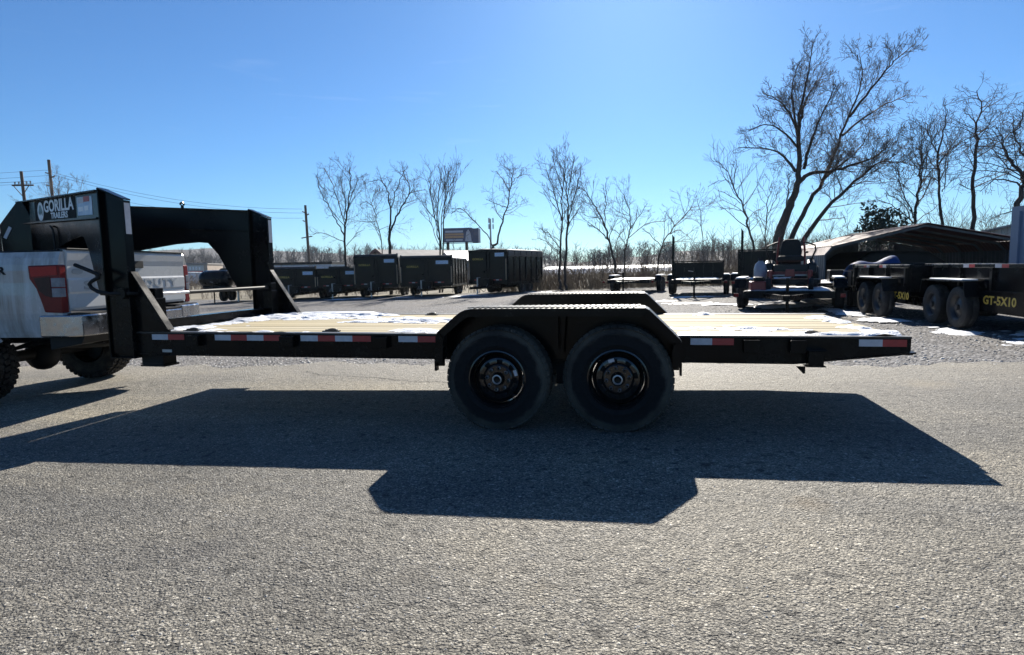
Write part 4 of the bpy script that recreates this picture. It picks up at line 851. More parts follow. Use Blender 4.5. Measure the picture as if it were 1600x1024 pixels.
brush('field_scrub', 'low brown scrub across the field beyond the lot', strip(900, -70, 60, 39, 80), .6, 1.6, 4, twig_tan, 6, .022, .3, 3)

# far woodland and hills
def ridge_h(x, y):
    a = 6+5*math.sin(x*.011+1.2)+3*math.sin(x*.027)+16*max(0, min(1, (-x-60)/160)); return a*max(0, min(1, (y-230)/260))
def far_hills():
    xs = list(np.arange(-1400, 900, 20)); ys = [180, 230, 280, 340, 420, 520, 700]
    vs_ = [(x, y, -1.0+ridge_h(x, y)+(1.0*math.sin(x*.2+y) if y > 250 else 0)) for y in ys for x in xs]; n = len(xs)
    me = bpy.data.meshes.new('far_hills'); me.from_pydata(vs_, [], [(j*n+i, j*n+i+1, (j+1)*n+i+1, (j+1)*n+i) for j in range(len(ys)-1) for i in range(n-1)]); me.update()
    obj('far_hills', me, None, wood_far, kind='structure')
far_hills()
def woodland(name, label, n, x0, x1, y0, y1, h0, h1, seed, rs, mat, hf=lambda x, y: 0):
    rng = np.random.RandomState(seed); A, B, R0, R1 = [], [], [], []
    X = rng.uniform(x0, x1, n); Y = rng.uniform(y0, y1, n); H = rng.uniform(h0, h1, n)
    for x, y, h in zip(X, Y, H):
        z = hf(x, y)-.5; b = np.array([x, y, z]); top = b+np.array([rng.normal(0, .05)*h, rng.normal(0, .05)*h, h*.8]); A.append(b); B.append(top); R0.append(rs*1.8); R1.append(rs*.7); m = 20
        t = .2+.8*rng.rand(m); ps = b+(top-b)*t[:, None]; az = rng.rand(m)*6.283; el = rng.uniform(.4, 1.25, m); L_ = h*.45*(1.15-t*.75)*rng.uniform(.6, 1.2, m)
        d = np.stack([np.cos(az)*np.cos(el), np.sin(az)*np.cos(el), np.sin(el)], 1); e = ps+d*L_[:, None]
        A += list(ps); B += list(e); R0 += [rs*.8]*m; R1 += [rs*.4]*m
        for k in range(2):
            f = rng.uniform(.3, .9, m)[:, None]; st = ps+(e-ps)*f; d2 = d+rng.normal(0, .5, (m, 3)); d2[:, 2] = np.abs(d2[:, 2]); e2 = st+d2*(L_*.5)[:, None]; A += list(st); B += list(e2); R0 += [rs*.5]*m; R1 += [rs*.3]*m
    return obj(name, sticks_mesh(name, np.array(A), np.array(B), np.array(R0), np.array(R1), 3), None, mat, label=label, cat='woodland', kind='stuff')
woodland('far_woodland', 'distant grey bare woodland along the horizon', 520, -420, 190, 185, 235, 6.5, 11, 21, .07, wood_far, lambda x, y: -1)
woodland('hill_woodland', 'bare woodland covering the far hills on the left', 650, -620, 200, 250, 400, 8, 13, 22, .11, wood_far, lambda x, y: ridge_h(x, y)-1)
woodland('field_trees', 'thin row of grey bare trees across the snowy field', 90, -60, 60, 95, 150, 5, 8, 23, .04, wood_far, lambda x, y: -.2)
# ================================================================== far buildings, poles, billboard
roof_grey = vmat('shingle_roof', (.16, .15, .145), (.26, .25, .24), 1.2, .8, bump=.4, bdist=.03, stretch=(1, 1, 3))
wall_grey = vmat('barn_wall', (.2, .19, .18), (.3, .28, .26), .8, .8)
wall_blue = vmat('warehouse_wall', (.38, .45, .55), (.48, .55, .64), .5, .6)
wall_tan = vmat('tan_wall', (.36, .29, .23), (.45, .37, .3), .6, .8)
sign_red = vmat('sign_red', (.4, .04, .04), (.5, .06, .05), 2, .6)
# snow covered bank of the far road
q = MB(); q.prism([(112, -1.2), (116, .75), (122, 1.25), (132, 1.3), (140, -1.2)], 'x', atY(846, 415, 116).x, atY(1062, 415, 116).x)
q.build('snow_bank', snow, None, kind='structure')
# barn with snowy roof
p = atY(588, 420, 50); b = thing('barn', 'grey gabled barn with snow on its roof behind the dump trailers', 'barn', (p.x+8.5*math.cos(R(55)), 50+8.5*math.sin(R(55)), -.1), R(55))
L_, w_ = 8.5, 3.4
q = MB(); q.prism([(-w_, -1), (w_, -1), (w_, 1.5), (0, 3.1), (-w_, 1.5)], 'x', -L_+.3, L_-.3); q.build('wall', wall_grey, b)
for s_ in (-1, 1):
    q = MB(); q.add([(-L_, 0, 3.3), (L_, 0, 3.3), (L_, s_*(w_+.5), 1.52), (-L_, s_*(w_+.5), 1.52), (-L_, 0, 3.16), (L_, 0, 3.16), (L_, s_*(w_+.5), 1.38), (-L_, s_*(w_+.5), 1.38)], [(0,1,2,3),(7,6,5,4),(0,4,5,1),(1,5,6,2),(2,6,7,3),(3,7,4,0)]); rf = q.build('roof', roof_grey, b)
    q = MB(); q.add([(-L_*.1, s_*.6, 3.12), (L_-.2, s_*.3, 3.24), (L_-.1, s_*4.9, 1.60), (L_*.2, s_*4.5, 1.74), (-L_*.2, s_*2.5, 2.45)], [(0,1,2,3,4)]); o = q.build('roof_snow', snow, rf); m_ = o.modifiers.new('s', 'SOLIDIFY'); m_.thickness = .04
q = MB(); q.bar((-L_-.03, -w_-.5, 1.47), (-L_-.03, 0, 3.26), .08, .3); q.bar((-L_-.03, w_+.5, 1.47), (-L_-.03, 0, 3.26), .08, .3); q.build('barge_board', rust_red, b)
q = MB(); q.box(-L_+.28, -L_+.299, -1.2, 1.2, -1, 1.3); q.build('door', black_matte, b)
# pale blue warehouse
p = atY(462, 410, 66); b = thing('warehouse', 'low pale blue warehouse with dark roof edge behind the leftmost dump trailers', 'building', (p.x, 66, 0), R(10))
q = MB(); q.box(-4.6, 4.6, 0, 6, -1, 2.1); q.build('wall', wall_blue, b); q = MB(); q.box(-4.8, 4.8, -.2, 6.2, 2.1, 2.4); q.build('roof', black_matte, b)
for k in range(6): q = MB(); x = -3.6+k*1.45; q.box(x-.28, x+.28, -.03, -.002, .2, 1.3); q.build('window', glass_dark, b)
# tan shop with a sign band
p = atY(300, 414, 76); b = thing('roadside_shop', 'tan shop building with pale sign and red stripe seen through the neck posts', 'building', (p.x, 76, 0), R(20))
q = MB(); q.box(-4.0, 2.2, 0, 7, -1.5, 2.55); q.build('wall', wall_tan, b); q = MB(); q.box(-4.1, 2.3, -.1, 7.1, 2.55, 2.75); q.build('roof', wall_grey, b)
q = MB(); q.box(-1.6, 1.7, -.14, -.02, 1.35, 2.4); sg = q.build('sign_board', beige_metal, b); q = MB(); q.box(-1.0, 1.6, -.17, -.145, 1.4, 1.58); q.build('sign_stripe', sign_red, sg)
q = MB(); q.lathe([(.42, -.03), (.42, .03)], (-2.5, -.06, 1.9), 'y', 18); q.lathe([(.001, -.03), (.42, -.03)], (-2.5, -.06, 1.9), 'y', 18); q.build('round_emblem', sign_red, sg)
for x in (-.7, -.25, .2, .65, 1.1): q = MB(); q.box(x-.13, x+.13, -.17, -.145, 1.75, 2.2); q.build('sign_letter', white_paint, sg)
p = atY(297, 424, 70); c = thing('blue_van', 'blue van parked below the roadside shop sign', 'van', (p.x, 70, g(-25)), R(100))
q = MB(); q.prism([(-2.3, .3), (2.3, .3), (2.4, .9), (1.9, 1.05), (1.3, 1.9), (-2.2, 1.95), (-2.35, 1.2)], 'y', -.95, .95); q.build('body', blue_paint, c, bevel=.08)
for x in (-1.4, 1.4):
    for s_ in (-1, 1): q = MB(); q.lathe([(.001, -.1), (.33, -.1), (.33, .1), (.001, .1)], (x, s_*.85, .33), 'y', 16); q.build('wheel', rubber, c)
q = MB(); q.prism([(1.25, 1.8), (1.8, 1.1), (1.84, 1.14), (1.3, 1.84)], 'y', -.8, .8); q.build('windscreen', glass_dark, c)
# billboard
bb_blue = vmat('poster_blue', (.03, .04, .09), (.07, .09, .16), .4, .5)
bb_or = vmat('poster_orange', (.35, .2, .1), (.5, .3, .16), 3, .5, stretch=(3, 1, 6)); bb_wh = vmat('poster_pale', (.35, .36, .42), (.5, .5, .55), 3, .5, stretch=(3, 1, 6))
p = atY(716, 368, 112); b = thing('billboard', 'dark roadside billboard with faded orange and pale lines of print', 'billboard', (p.x, 112, -1), R(6)); zc = p.z+1
q = MB(); q.box(-3.1, 2.9, -.15, .15, zc-1.4, zc+1.45); pan = q.build('panel', bb_blue, b); q = MB(); q.prism([(-1.4, 0), (0, 0), (0, .1), (-1.4, .1)], 'z', 0, .1)
for z0, z1, x0, x1, m_ in ((.55, .95, -2.6, 1.0, bb_wh), (.0, .42, -2.7, 1.1, bb_or), (-.55, -.1, -2.7, 1.1, bb_or), (-1.1, -.75, -2.5, .9, bb_wh)): q = MB(); q.box(x0, x1, -.17, -.155, zc+z0, zc+z1); q.build('print_line', m_, pan)
q = MB(); q.prism([(1.4, -1.2), (2.7, -1.2), (2.5, .4), (2.1, 1.1), (1.7, .7)], 'y', -.17, -.155); q.v = [(x, y, z+zc) for x, y, z in q.v]; q.build('print_figure', bb_wh, pan)
q = MB(); q.box(2.905, 4.1, -.1, 2.4, zc-1.5, zc+1.3); q.build('return_panel', bb_blue, b); q = MB(); q.box(-3.2, 4.1, -.6, -.2, zc-1.62, zc-1.5); q.build('catwalk', black_matte, b)
for x in (-2.2, 1.6): q = MB(); q.tube([(x, .3, -1), (x, .3, zc-1.4)], .3, 10); q.build('post', wood_pole, b)
# cell tower
p = atY(766, 342, 170); b = thing('cell_tower', 'thin distant antenna mast beside the billboard', 'mast', (p.x, 170, -1))
q = MB(); q.tube([(0, 0, 0), (0, 0, p.z+1)], [.4, .22], 8); q.build('mast', galv, b)
for dz in (-.4, -2.2):
    for a in range(3): q = MB(); t = a*2.1+.3; q.box(.8*math.cos(t)-.17, .8*math.cos(t)+.17, .8*math.sin(t)-.1, .8*math.sin(t)+.1, p.z+1+dz-.8, p.z+1+dz+.6); q.build('antenna', galv, b)
# utility poles
def pole(px, py, Y, r, arms, label, lean=0.0, steel_p=False):
    t = atY(px, py, Y); o = thing('utility_pole', label, 'pole', (t.x+lean, Y, g(-25)-.5), 0, 'utility poles on the left'); H = t.z-(g(-25)-.5)
    q = MB(); q.tube([(0, 0, 0), (-lean, 0, H)], [r*1.25, r], 10); q.build('shaft', wood_pole, o, smooth=True); tips = []
    for dz, x0, x1, rz in arms:
        q = MB(); z = H-dz; q.bar((x0-lean, -.3*rz, z+(0 if not steel_p else 0)), (x1-lean, .3*rz, z+(.0 if not steel_p else .25*(1 if x1 > 0 else -1))), .13, .16); am = q.build('cross_arm', wood_pole, o)
        n = 2 if steel_p else 5
        for k in range(n):
            x = x0+(x1-x0)*(k+.08)/(n-1+.16)
            if not steel_p: q = MB(); q.tube([(x-lean, 0, z+.08), (x-lean, 0, z+.42)], [.05, .09], 6); q.build('insulator', galv, am)
            tips.append(Vector((t.x+x, Y, z+.4+g(-25)-.5)))
        if not steel_p:
            for s_ in (-1, 1): q = MB(); q.bar((s_*1.1-lean, -.12, z), (-lean, -.12, z-1.15), .06, .06); q.build('brace', wood_pole, am)
    return tips, Vector((t.x, Y, t.z))
t1, top1 = pole(33, 268, 50, .15, [(1.5, -1.05, 1.15, 1)], 'leaning wooden utility pole with one cross arm, leftmost in the picture', .35)
t2, top2 = pole(76, 250, 78, .22, [(2.0, -.9, 0, 0), (2.9, 0, .95, 0), (4.0, -.9, 0, 0)], 'tall slim utility pole with staggered short arms behind the trailer neck', .3, True)
t3, top3 = pole(477, 321, 88, .2, [(1.0, -.6, 0, 0), (1.7, 0, .6, 0), (2.5, -.6, 0, 0), (5.4, -1.0, 1.0, 0)], 'distant utility pole with small arms left of the dump trailers', .25, True)
WL = ['lowest power line leaving the leftmost pole', 'middle power line leaving the leftmost pole', 'upper power line leaving the leftmost pole', 'topmost power line running left from the tall slim pole',
      'second power line running left from the tall slim pole', 'lowest power line running left from the tall slim pole', 'topmost power line from the tall slim pole to the distant pole', 'middle power line from the tall slim pole to the distant pole',
      'lowest power line from the tall slim pole to the distant pole', 'left of two thin lines joining the two left poles', 'right of two thin lines joining the two left poles']
def wire(a, b, sag, r=.02):
    P = [a.lerp(b, i/14)-Vector((0, 0, sag*4*(i/14)*(1-i/14))) for i in range(15)]; q = MB(); q.tube(P, r, 4, False)
    q.build('power_line', black_matte, None, label=WL.pop(0), cat='cable', group='power lines')
for k in (0, 2, 4): wire(t1[k], t1[k]+Vector((-60, -6, 2.0)), .8, .016)
for k in range(0, 6, 2): wire(t2[k], t2[k]+Vector((-90, -6, 3.0)), 1.2)
for k, j in ((0, 0), (3, 3), (4, 4)): wire(t2[k], t3[j], 1.6)
for k in (1, 3): wire(t1[k], t2[4]+Vector((0, 0, -2)), .8, .016)
# ================================================================== other trailers and machines in the yard
_wm = {}
def small_wheel(parent, c, side, r=.345, w=.2):
    """simple trailer wheel > tyre, rim; axle along local X"""
    key = (r, w, side)
    if key not in _wm:
        h = w/2; t = MB(); pr = [(r*.58, -h*.9), (r*.7, -h), (r*.88, -h), (r*.97, -h*.85), (r, -h*.6)]; t.lathe(pr+[(r, -h*.1), (r-.008, 0), (r, h*.1)]+[(a, -b) for a, b in reversed(pr)], (0, 0, 0), 'x', 36); tm = t.mesh('tyre', True); tm.materials.append(rubber)
        q = MB(); o = side*h; q.lathe([(r*.6, o*.85), (r*.61, o*.95), (r*.55, o*.8), (r*.50, o*.35), (r*.33, o*.45), (r*.28, o*.6), (r*.14, o*.62), (r*.13, o*.95), (.001, o*.95)], (0, 0, 0), 'x', 28)
        for k in range(6): a = k*1.047; q.box(o*.6 if o < 0 else o*.6-.01, o*.6+.012, math.cos(a)*r*.2-.01, math.cos(a)*r*.2+.01, math.sin(a)*r*.2-.01, math.sin(a)*r*.2+.01)
        rm = q.mesh('rim', True); rm.materials.append(wheel_grey); _wm[key] = (tm, rm)
    w_ = obj('wheel', None, parent, loc=c); obj('tyre', _wm[key][0], w_); obj('rim', _wm[key][1], w_); return w_
wheel_grey = vmat('wheel_grey', (.012, .012, .013), (.03, .03, .03), 8, .35, r2=.5)
yard_black = vmat('yard_black', (.003, .0033, .004), (.007, .007, .0075), 2.5, .22, r2=.4, spec=.14)
panel_black = vmat('panel_black', (.003, .0034, .0045), (.007, .007, .008), 1.2, .12, r2=.3, spec=.15)
def decal(parent, name, mat, x0, x1, z0, z1, y):
    q = MB(); q.box(x0, x1, y-.004, y-.001, z0, z1); return q.build(name, mat, parent)

def dump_trailer(name, label, loc, rz, w=2.1, h=1.85, L=4.2, floor=.74, r=.37, tongue=1.5, text=None, group=None, out=False, front_decals=True, side_text=None, snow_top=True, cyf=.56, fh=.80):
    """front wall at local y=0 looking to -Y; length runs to +Y. out=True: wheels outside the bed"""
    t = thing(name, label, 'trailer', loc, rz, group); hw = w/2
    m = MB(); m.box(-hw, hw, 0, .05, floor, h); fw = m.build('front_wall', panel_black, t, bevel=.006)
    for s_ in (-1, 1):
        m = MB(); m.box(*sorted((s_*hw, s_*(hw-.04))), .051, L, floor, h-.06); sw = m.build('side_wall', panel_black, t)
        q = MB(); q.box(*sorted((s_*(hw+.012), s_*(hw-.06))), .051, L, h-.06, h); q.build('top_rail', yard_black, sw, bevel=.008)
        q = MB(); q.box(*sorted((s_*(hw+.012), s_*(hw-.03))), .051, L, floor-.1, floor+.02); q.build('bottom_rail', yard_black, sw, bevel=.008)
        n = max(3, int(L/.62))
        for k in range(n):
            y = .12+k*(L-.24)/(n-1); q = MB(); q.box(*sorted((s_*(hw+.045), s_*(hw+.001))), y-.035, y+.035, floor+.021, h-.061); q.build('rib', yard_black, sw)
        for k in range(2):
            y = L*(.22+.3*k)
            for j, mt in enumerate((red_tape, white_tape)):
                q = MB(); q.box(*sorted((s_*(hw+.014), s_*(hw+.0125))), y+j*.18, y+j*.18+.17, h-.058, h-.005); q.build('red_tape' if j == 0 else 'white_tape', mt, sw)
    m = MB(); m.box(-hw+.041, hw-.041, .051, L-.05, floor-.06, floor); m.build('floor', yard_black, t)
    for s_ in (-1, 1): q = MB(); q.box(*sorted((s_*.005, s_*(hw-.02))), L-.04, L+.01, floor, h-.02); q.build('rear_gate', yard_black, t, bevel=.006)
    # front wall trim
    q = MB(); q.box(-hw-.02, hw+.02, -.05, -.001, h-.07, h+.02); q.build('top_trim', yard_black, fw, bevel=.006)
    for x in (-hw+.03, hw-.03, -.09, .09): q = MB(); q.box(x-.035, x+.035, -.045, -.001, floor-.05, h-.071); q.build('front_post', yard_black, fw, bevel=.004)
    if front_decals:
        decal(fw, 'decal', decal_blue, hw*.38, hw*.86, h-.33, h-.14, 0)
        for s_ in (-1, 1):
            for k, mt in enumerate((red_tape, white_tape, red_tape)):
                x = s_*hw*.5-.25+k*.17; decal(fw, 'white_tape' if k == 1 else 'red_tape', mt, x, x+.165, floor+.13, floor+.18, 0)
        for s_ in (-1, 1): q = MB(); q.box(*sorted((s_*(hw-.005), s_*(hw-.055))), -.049, -.046, floor+.15, h-.45); q.build('amber_strip', reflect_amber, fw)
    if text: me = text_mesh(text, .14, .001, .003, 1.15); o = obj('lettering', me, fw, decal_yellow); face_frame(o, (-hw*.52, -.003, h-.45), (1, 0, 0), (0, 0, 1))
    # chassis and tongue
    m = MB()
    for s_ in (-1, 1): m.bar((s_*.42, L-.1, floor-.2), (s_*.42, .0, floor-.2), .07, .16); 
    m.bar((-.455, .05, floor-.2), (.455, .05, floor-.2), .07, .158); m.bar((-.455, L-.15, floor-.2), (.455, L-.15, floor-.2), .07, .158); m.build('chassis', yard_black, t)
    m = MB()
    for s_ in (-1, 1): m.bar((s_*.46, .0, floor-.21), (s_*.05, -tongue, floor-.21), .07, .12)
    m.box(-.07, .07, -tongue-.25, -tongue+.1, floor-.27, floor-.15); tg_ = m.build('tongue', yard_black, t)
    q = MB(); q.box(-.36, .36, -.52, -.1, floor-.13, floor+.22); q.build('pump_box', yard_black, tg_, bevel=.02)
    q = MB(); q.tube([(.0, -tongue*.72, floor-.45), (.0, -tongue*.72, floor+.3)], .035, 10); q.box(-.09, .09, -tongue*.72-.09, -tongue*.72+.09, floor-.47, floor-.45); q.tube([(0, -tongue*.72, floor-.46), (0, -tongue*.72, .02)], .026, 8); jk = q.build('jack', steel, tg_, smooth=True)
    q = MB(); q.tube([(0, -tongue*.72, floor+.28), (.17, -tongue*.72, floor+.3), (.17, -tongue*.72-.1, floor+.3)], .012, 6); q.build('jack_handle', steel, jk)
    q = MB(); q.tube([(.12, -.5, floor-.1), (.25, -.75, floor-.38), (.3, -1.0, floor-.42), (.2, -1.25, floor-.2)], .014, 6); q.build('brake_cable', black_matte, tg_)
    # wheels
    cy = L*cyf
    for s_ in (-1, 1):
        x = s_*((hw+.16) if out else (hw-.16))
        for dy in (-.43, .43): small_wheel(t, (x, cy+dy, r), s_, r)
        fx = sorted((x-.14, x+.14)); q = MB(); zt = 2*r+.07
        q.box(fx[0], fx[1], cy-fh, cy+fh, zt, zt+.02); q.prism([(cy-fh, zt+.02), (cy-fh-.06, zt-.22), (cy-fh-.04, zt-.22), (cy-fh+.01, zt)], 'x', fx[0], fx[1]); q.prism([(cy+fh, zt+.02), (cy+fh+.06, zt-.22), (cy+fh+.04, zt-.22), (cy+fh-.01, zt)], 'x', fx[0], fx[1])
        fd_ = q.build('fender', yard_black, t)
        if out and snow_top: q = MB(); q.box(fx[0]+.03, fx[1]-.02, cy-.6, cy+.5, zt+.021, zt+.045); q.build('fender_snow', snow, fd_, bevel=.01)
    for dy in (-.43, .43): q = MB(); q.tube([(-hw+.1, cy+dy, r), (hw-.1, cy+dy, r)], .04, 8); q.build('axle', black_matte, t)
    if side_text:
        me = text_mesh(side_text, .165, .001, .004, 1.15); o = obj('lettering', me, t, decal_yellow); face_frame(o, (-hw-.016, *side_text_pos[side_text+name]), (0, -1, 0), (0, 0, 1))
    return t
reflect_amber = vmat('amber_strip', (.3, .2, .13), (.4, .28, .18), 8, .4)
side_text_pos = {}
ROW = 'black dump trailers parked in a row at the back'
def at_row(px, Y, z=None): p = atY(px, 465, Y); return (p.x, Y, g(p.x))
dump_trailer('dump_trailer', 'low black dump trailer at the left end of the back row', at_row(462, 26.0), R(14), 2.35, 1.72, 3.7, .56, text='GORILLA', group=ROW)
dump_trailer('dump_trailer', 'low black dump trailer second from the left in the back row', at_row(529, 26.6), R(12), 2.3, 1.66, 3.7, .56, text='GORILLA', group=ROW)
dump_trailer('dump_trailer', 'tall black dump trailer with a sloping top in the middle of the back row', at_row(589, 26.4), R(10), 2.4, 2.22, 4.2, .58, text='GORILLA', group=ROW)
dump_trailer('dump_trailer', 'tall black dump trailer second from the right in the back row', at_row(667, 26.0), R(6), 2.8, 2.02, 4.2, .58, text='GORILLA', group=ROW)
dump_trailer('dump_trailer', 'tallest black dump trailer of the back row, showing its ribbed right side', at_row(763, 26.0), R(-15), 2.25, 2.28, 4.4, .6, text='GORILLA', group=ROW)

row = [o for o in COL.objects if o.name.startswith('dump_trailer') and o.parent is None]
tarp_dark = vmat('tarp_dark', (.02, .022, .024), (.06, .062, .065), 3, .7, bump=.6, bdist=.02); tarp_grey = vmat('tarp_grey', (.12, .12, .115), (.2, .2, .19), 3, .7, bump=.6, bdist=.02)
for o_, (w__, h__, L__), kind_ in zip(row, ((2.35, 1.72, 3.7), (2.3, 1.66, 3.7), (2.4, 2.22, 4.2), (2.8, 2.02, 4.2), (2.25, 2.28, 4.4)), ('roll', 'stack', 'roll', 'roll', 'cover')):
    if kind_ == 'roll':
        q = MB(); q.tube([(-w__/2+.05, .12, h__+.05), (w__/2-.05, .12, h__+.05)], .09, 12); q.build('tarp_roll', tarp_dark, o_, smooth=True)
        q = MB()
        for s_ in (-1, 1): q.box(*sorted((s_*(w__/2+.0), s_*(w__/2-.05))), .0, .24, h__-.05, h__+.17)
        q.build('tarp_housing', yard_black, o_, bevel=.02)
    elif kind_ == 'stack':
        for k in range(3): q = MB(); q.box(-.7, .5, .6+k*.05, 1.7+k*.05, h__-.25+k*.13, h__-.25+k*.13+.12); q.build('stacked_ramp', black_dusty, o_)
    else:
        q = MB(); V = []; n_ = 16
        for j in range(n_+1): y = .06+(L__-.1)*j/n_; dz = .05*math.sin(j*1.9); V += [(-w__/2+.03, y, h__-.02), (-w__*.22, y, h__+.06+dz), (w__*.22, y, h__+.05-dz*.6), (w__/2+.02, y, h__-.0), (w__/2+.05, y, h__-.34+.03*math.sin(j*2.6))]
        q.add(V, [(5*j+i, 5*j+i+1, 5*j+i+6, 5*j+i+5) for j in range(n_) for i in range(4)]); o2 = q.build('tarp_cover', tarp_grey, o_, smooth=True, angle=60); sm = o2.modifiers.new('s', 'SOLIDIFY'); sm.thickness = .01
    for s_ in (-1, 1):
        q = MB(); q.tube([(s_*.22, -.3, .72), (s_*.3, -.7, .42), (s_*.12, -1.1, .40), (s_*.03, -1.35, .5)], .011, 5); q.build('safety_chain', steel, o_)
GTG = 'black dump trailers parked along the right side'
for nm, st, pos in (('side_dump_trailer', 'GT-5X10', None),): pass
def gt(label, x0, yfar, txt, ty, tz, cyf, L=3.05, tongue=1.1, flip=False, w=1.5):
    xc = x0+w/2; key = 'dump_trailer'
    if not flip: loc = (xc, yfar-L, g(xc)); rz = 0
    else: loc = (xc, yfar, g(xc)); rz = math.pi
    t = dump_trailer(key, label, loc, rz, w, 1.02, L, .52, .335, tongue, None, GTG, out=True, front_decals=False, cyf=cyf, fh=.72)
    me = text_mesh(txt, .175, .001, .005, 1.25); o = obj('lettering', me, t, decal_yellow)
    if not flip: face_frame(o, (-w/2-.016, ty-(yfar-L), tz-g(xc)), (0, -1, 0), (0, 0, 1))
    else: face_frame(o, (w/2+.016, yfar-ty, tz-g(xc)), (0, 1, 0), (0, 0, 1))
    return t
def ribless(t):   # the lettering sits on a plain plate below the fender line
    pass
g1 = gt('nearest black dump trailer on the right, with large yellow lettering', 5.74, 8.0, 'GT-5X10', 5.74, .60, .655)
g2 = gt('second black dump trailer on the right with smaller yellow lettering, behind the nearest', 5.42, 11.15, 'GT-5X10', 8.40, .56, .607, flip=True, tongue=.7)
for t_, x0 in ((g1, -1), (g2, 1)):
    s_ = x0; q = MB()
    if s_ < 0: q.box(-.80, -.765, .02, 1.55, .30, .62)
    else: q.box(.765, .80, 2.2, 3.03, .30, .62)
    q.build('side_skirt', panel_black, t_)
for o in list(COL.objects):
    if o.name.startswith('lettering') and o.parent in (g1, g2): o.location.x += (-.036 if o.parent == g1 else .036)
# blue tarpaulin bundle
p = atY(1362, 430, 11.9); tp = thing('blue_tarpaulin', 'blue tarpaulin cover humped behind the second right hand dump trailer', 'tarpaulin', (p.x, 11.9, g(p.x)), R(8))
q = MB()
rows = []
for i in range(13):
    x = -.5+1.0*i/12; rows.append([(x, -.45+.9*j/8, .15+(.88+.05*math.sin(i*.7)+.16*i/12)*math.sin(math.pi*(.14+.72*j/8))**.55) for j in range(9)])
tarp_blue = vmat('tarp_blue', (.012, .035, .12), (.02, .055, .17), 3, .65, spec=.1, bump=.6, bdist=.02)
q.add([p_ for r_ in rows for p_ in r_], [(i*9+j, (i+1)*9+j, (i+1)*9+j+1, i*9+j+1) for i in range(12) for j in range(8)]); o = q.build('sheet', tarp_blue, tp, smooth=True, angle=80); sm = o.modifiers.new('s', 'SOLIDIFY'); sm.thickness = .01
q = MB(); q.box(-.42, .42, -.3, .3, 0, .9); q.build('pallet_stack', wood_pole, tp)

def flat_trailer(label, loc, rz, w=1.75, L=4.2, deck=.52, r=.34, panel=0.0, legs=(), group='low trailers parked in the middle', snowy=True, tongue=1.4, gate=0.0, name='utility_trailer'):
    t = thing(name, label, 'trailer', loc, rz, group); hw = w/2
    m = MB(); m.box(-hw, hw, 0, .06, deck-.16, deck); m.box(-hw, hw, L-.06, L, deck-.16, deck)
    for s_ in (-1, 1): m.box(*sorted((s_*hw, s_*(hw-.06))), .061, L-.061, deck-.16, deck)
    m.build('frame', yard_black, t, bevel=.005)
    for k in range(8): q = MB(); x = -hw+.06+(w-.12)*(k+.5)/8; q.box(x-(w-.12)/16+.006, x+(w-.12)/16-.006, .065, L-.065, deck-.03, deck+.006); q.build('deck_board', wood_pole, t)
    if snowy:
        q = MB(); nx, ny = 14, 10; V = [(-hw+.1+(w-.2)*i/nx, .1+(L*.5)*j/ny, deck+.012+.04*abs(math.sin(i*1.7+j*.9))*(1 if 0 < i < nx and j > 0 else 0)) for j in range(ny+1) for i in range(nx+1)]
        q.add(V, [(j*(nx+1)+i, j*(nx+1)+i+1, (j+1)*(nx+1)+i+1, (j+1)*(nx+1)+i) for j in range(ny) for i in range(nx)]); q.build('deck_snow', snow, t, smooth=True, angle=80)
    for s_ in (-1, 1):
        x = s_*(hw+.15)
        for dy in (-.42, .42): small_wheel(t, (x, L*.55+dy, r), s_, r)
        zt = 2*r+.06; q = MB(); q.box(x-.14, x+.14, L*.55-.8, L*.55+.8, zt, zt+.02); q.prism([(L*.55-.80, zt+.02), (L*.55-.95, zt-.2), (L*.55-.93, zt-.2), (L*.55-.79, zt)], 'x', x-.14, x+.14); f_ = q.build('fender', yard_black, t)
        q = MB(); q.box(x-.12, x+.1, L*.55-.78, L*.55+.6, zt+.021, zt+.06); q.build('fender_snow', snow, f_, bevel=.015)
        q = MB(); q.box(x-.05, x+.05, -.03, -.001, deck-.13, deck-.05); q.build('tail_lamp', red_lens, t)
    m = MB()
    for s_ in (-1, 1): m.bar((s_*.5, 0, deck-.09), (s_*.05, -tongue, deck-.09), .06, .1)
    m.box(-.06, .06, -tongue-.22, -tongue+.1, deck-.15, deck-.03); tg_ = m.build('tongue', yard_black, t)
    q = MB(); q.tube([(.0, -tongue*.7, .04), (.0, -tongue*.7, deck+.32)], .034, 10); q.box(-.1, .1, -tongue*.7-.1, -tongue*.7+.1, .02, .04); j_ = q.build('jack', yard_black, tg_, smooth=True); q = MB(); q.tube([(0, -tongue*.7, deck+.3), (-.2, -tongue*.7, deck+.33)], .012, 6); q.build('jack_handle', steel, j_)
    if panel:
        q = MB(); q.box(-hw, hw, L*.35, L*.35+.03, deck+.01, deck+panel); pn = q.build('gate_panel', panel_black, t)
        for x in (-hw-.03, hw+.03): q = MB(); q.box(x-.03, x+.03, L*.35-.03, L*.35+.06, deck-.1, deck+panel+.02); q.build('gate_post', yard_black, t)
        q = MB(); q.box(-hw-.06, hw+.06, L*.35-.035, L*.35+.065, deck+panel+.021, deck+panel+.06); q.build('gate_rail', yard_black, t)
        for k in range(1, 5): x = -hw+w*k/5; q = MB(); q.box(x-.02, x+.02, L*.35-.025, L*.35-.001, deck+.01, deck+panel); q.build('gate_bar', yard_black, pn)
    for x, hh in legs: q = MB(); q.prism([(x-.04, deck-.1), (x+.04, deck-.1), (x+.04, deck+hh-.12), (x-.04, deck+hh)], 'y', L*.35-.18, L*.35-.10); q.build('upright_ramp', yard_black, t)
    return t
def on(px, Y): p = atY(px, 465, Y); return (p.x, Y, g(p.x))
flat_trailer('low flat black trailer with snow along its deck and fenders, left of the grey gate', on(981, 22.0), R(-10), 1.8, 4.2, .62)
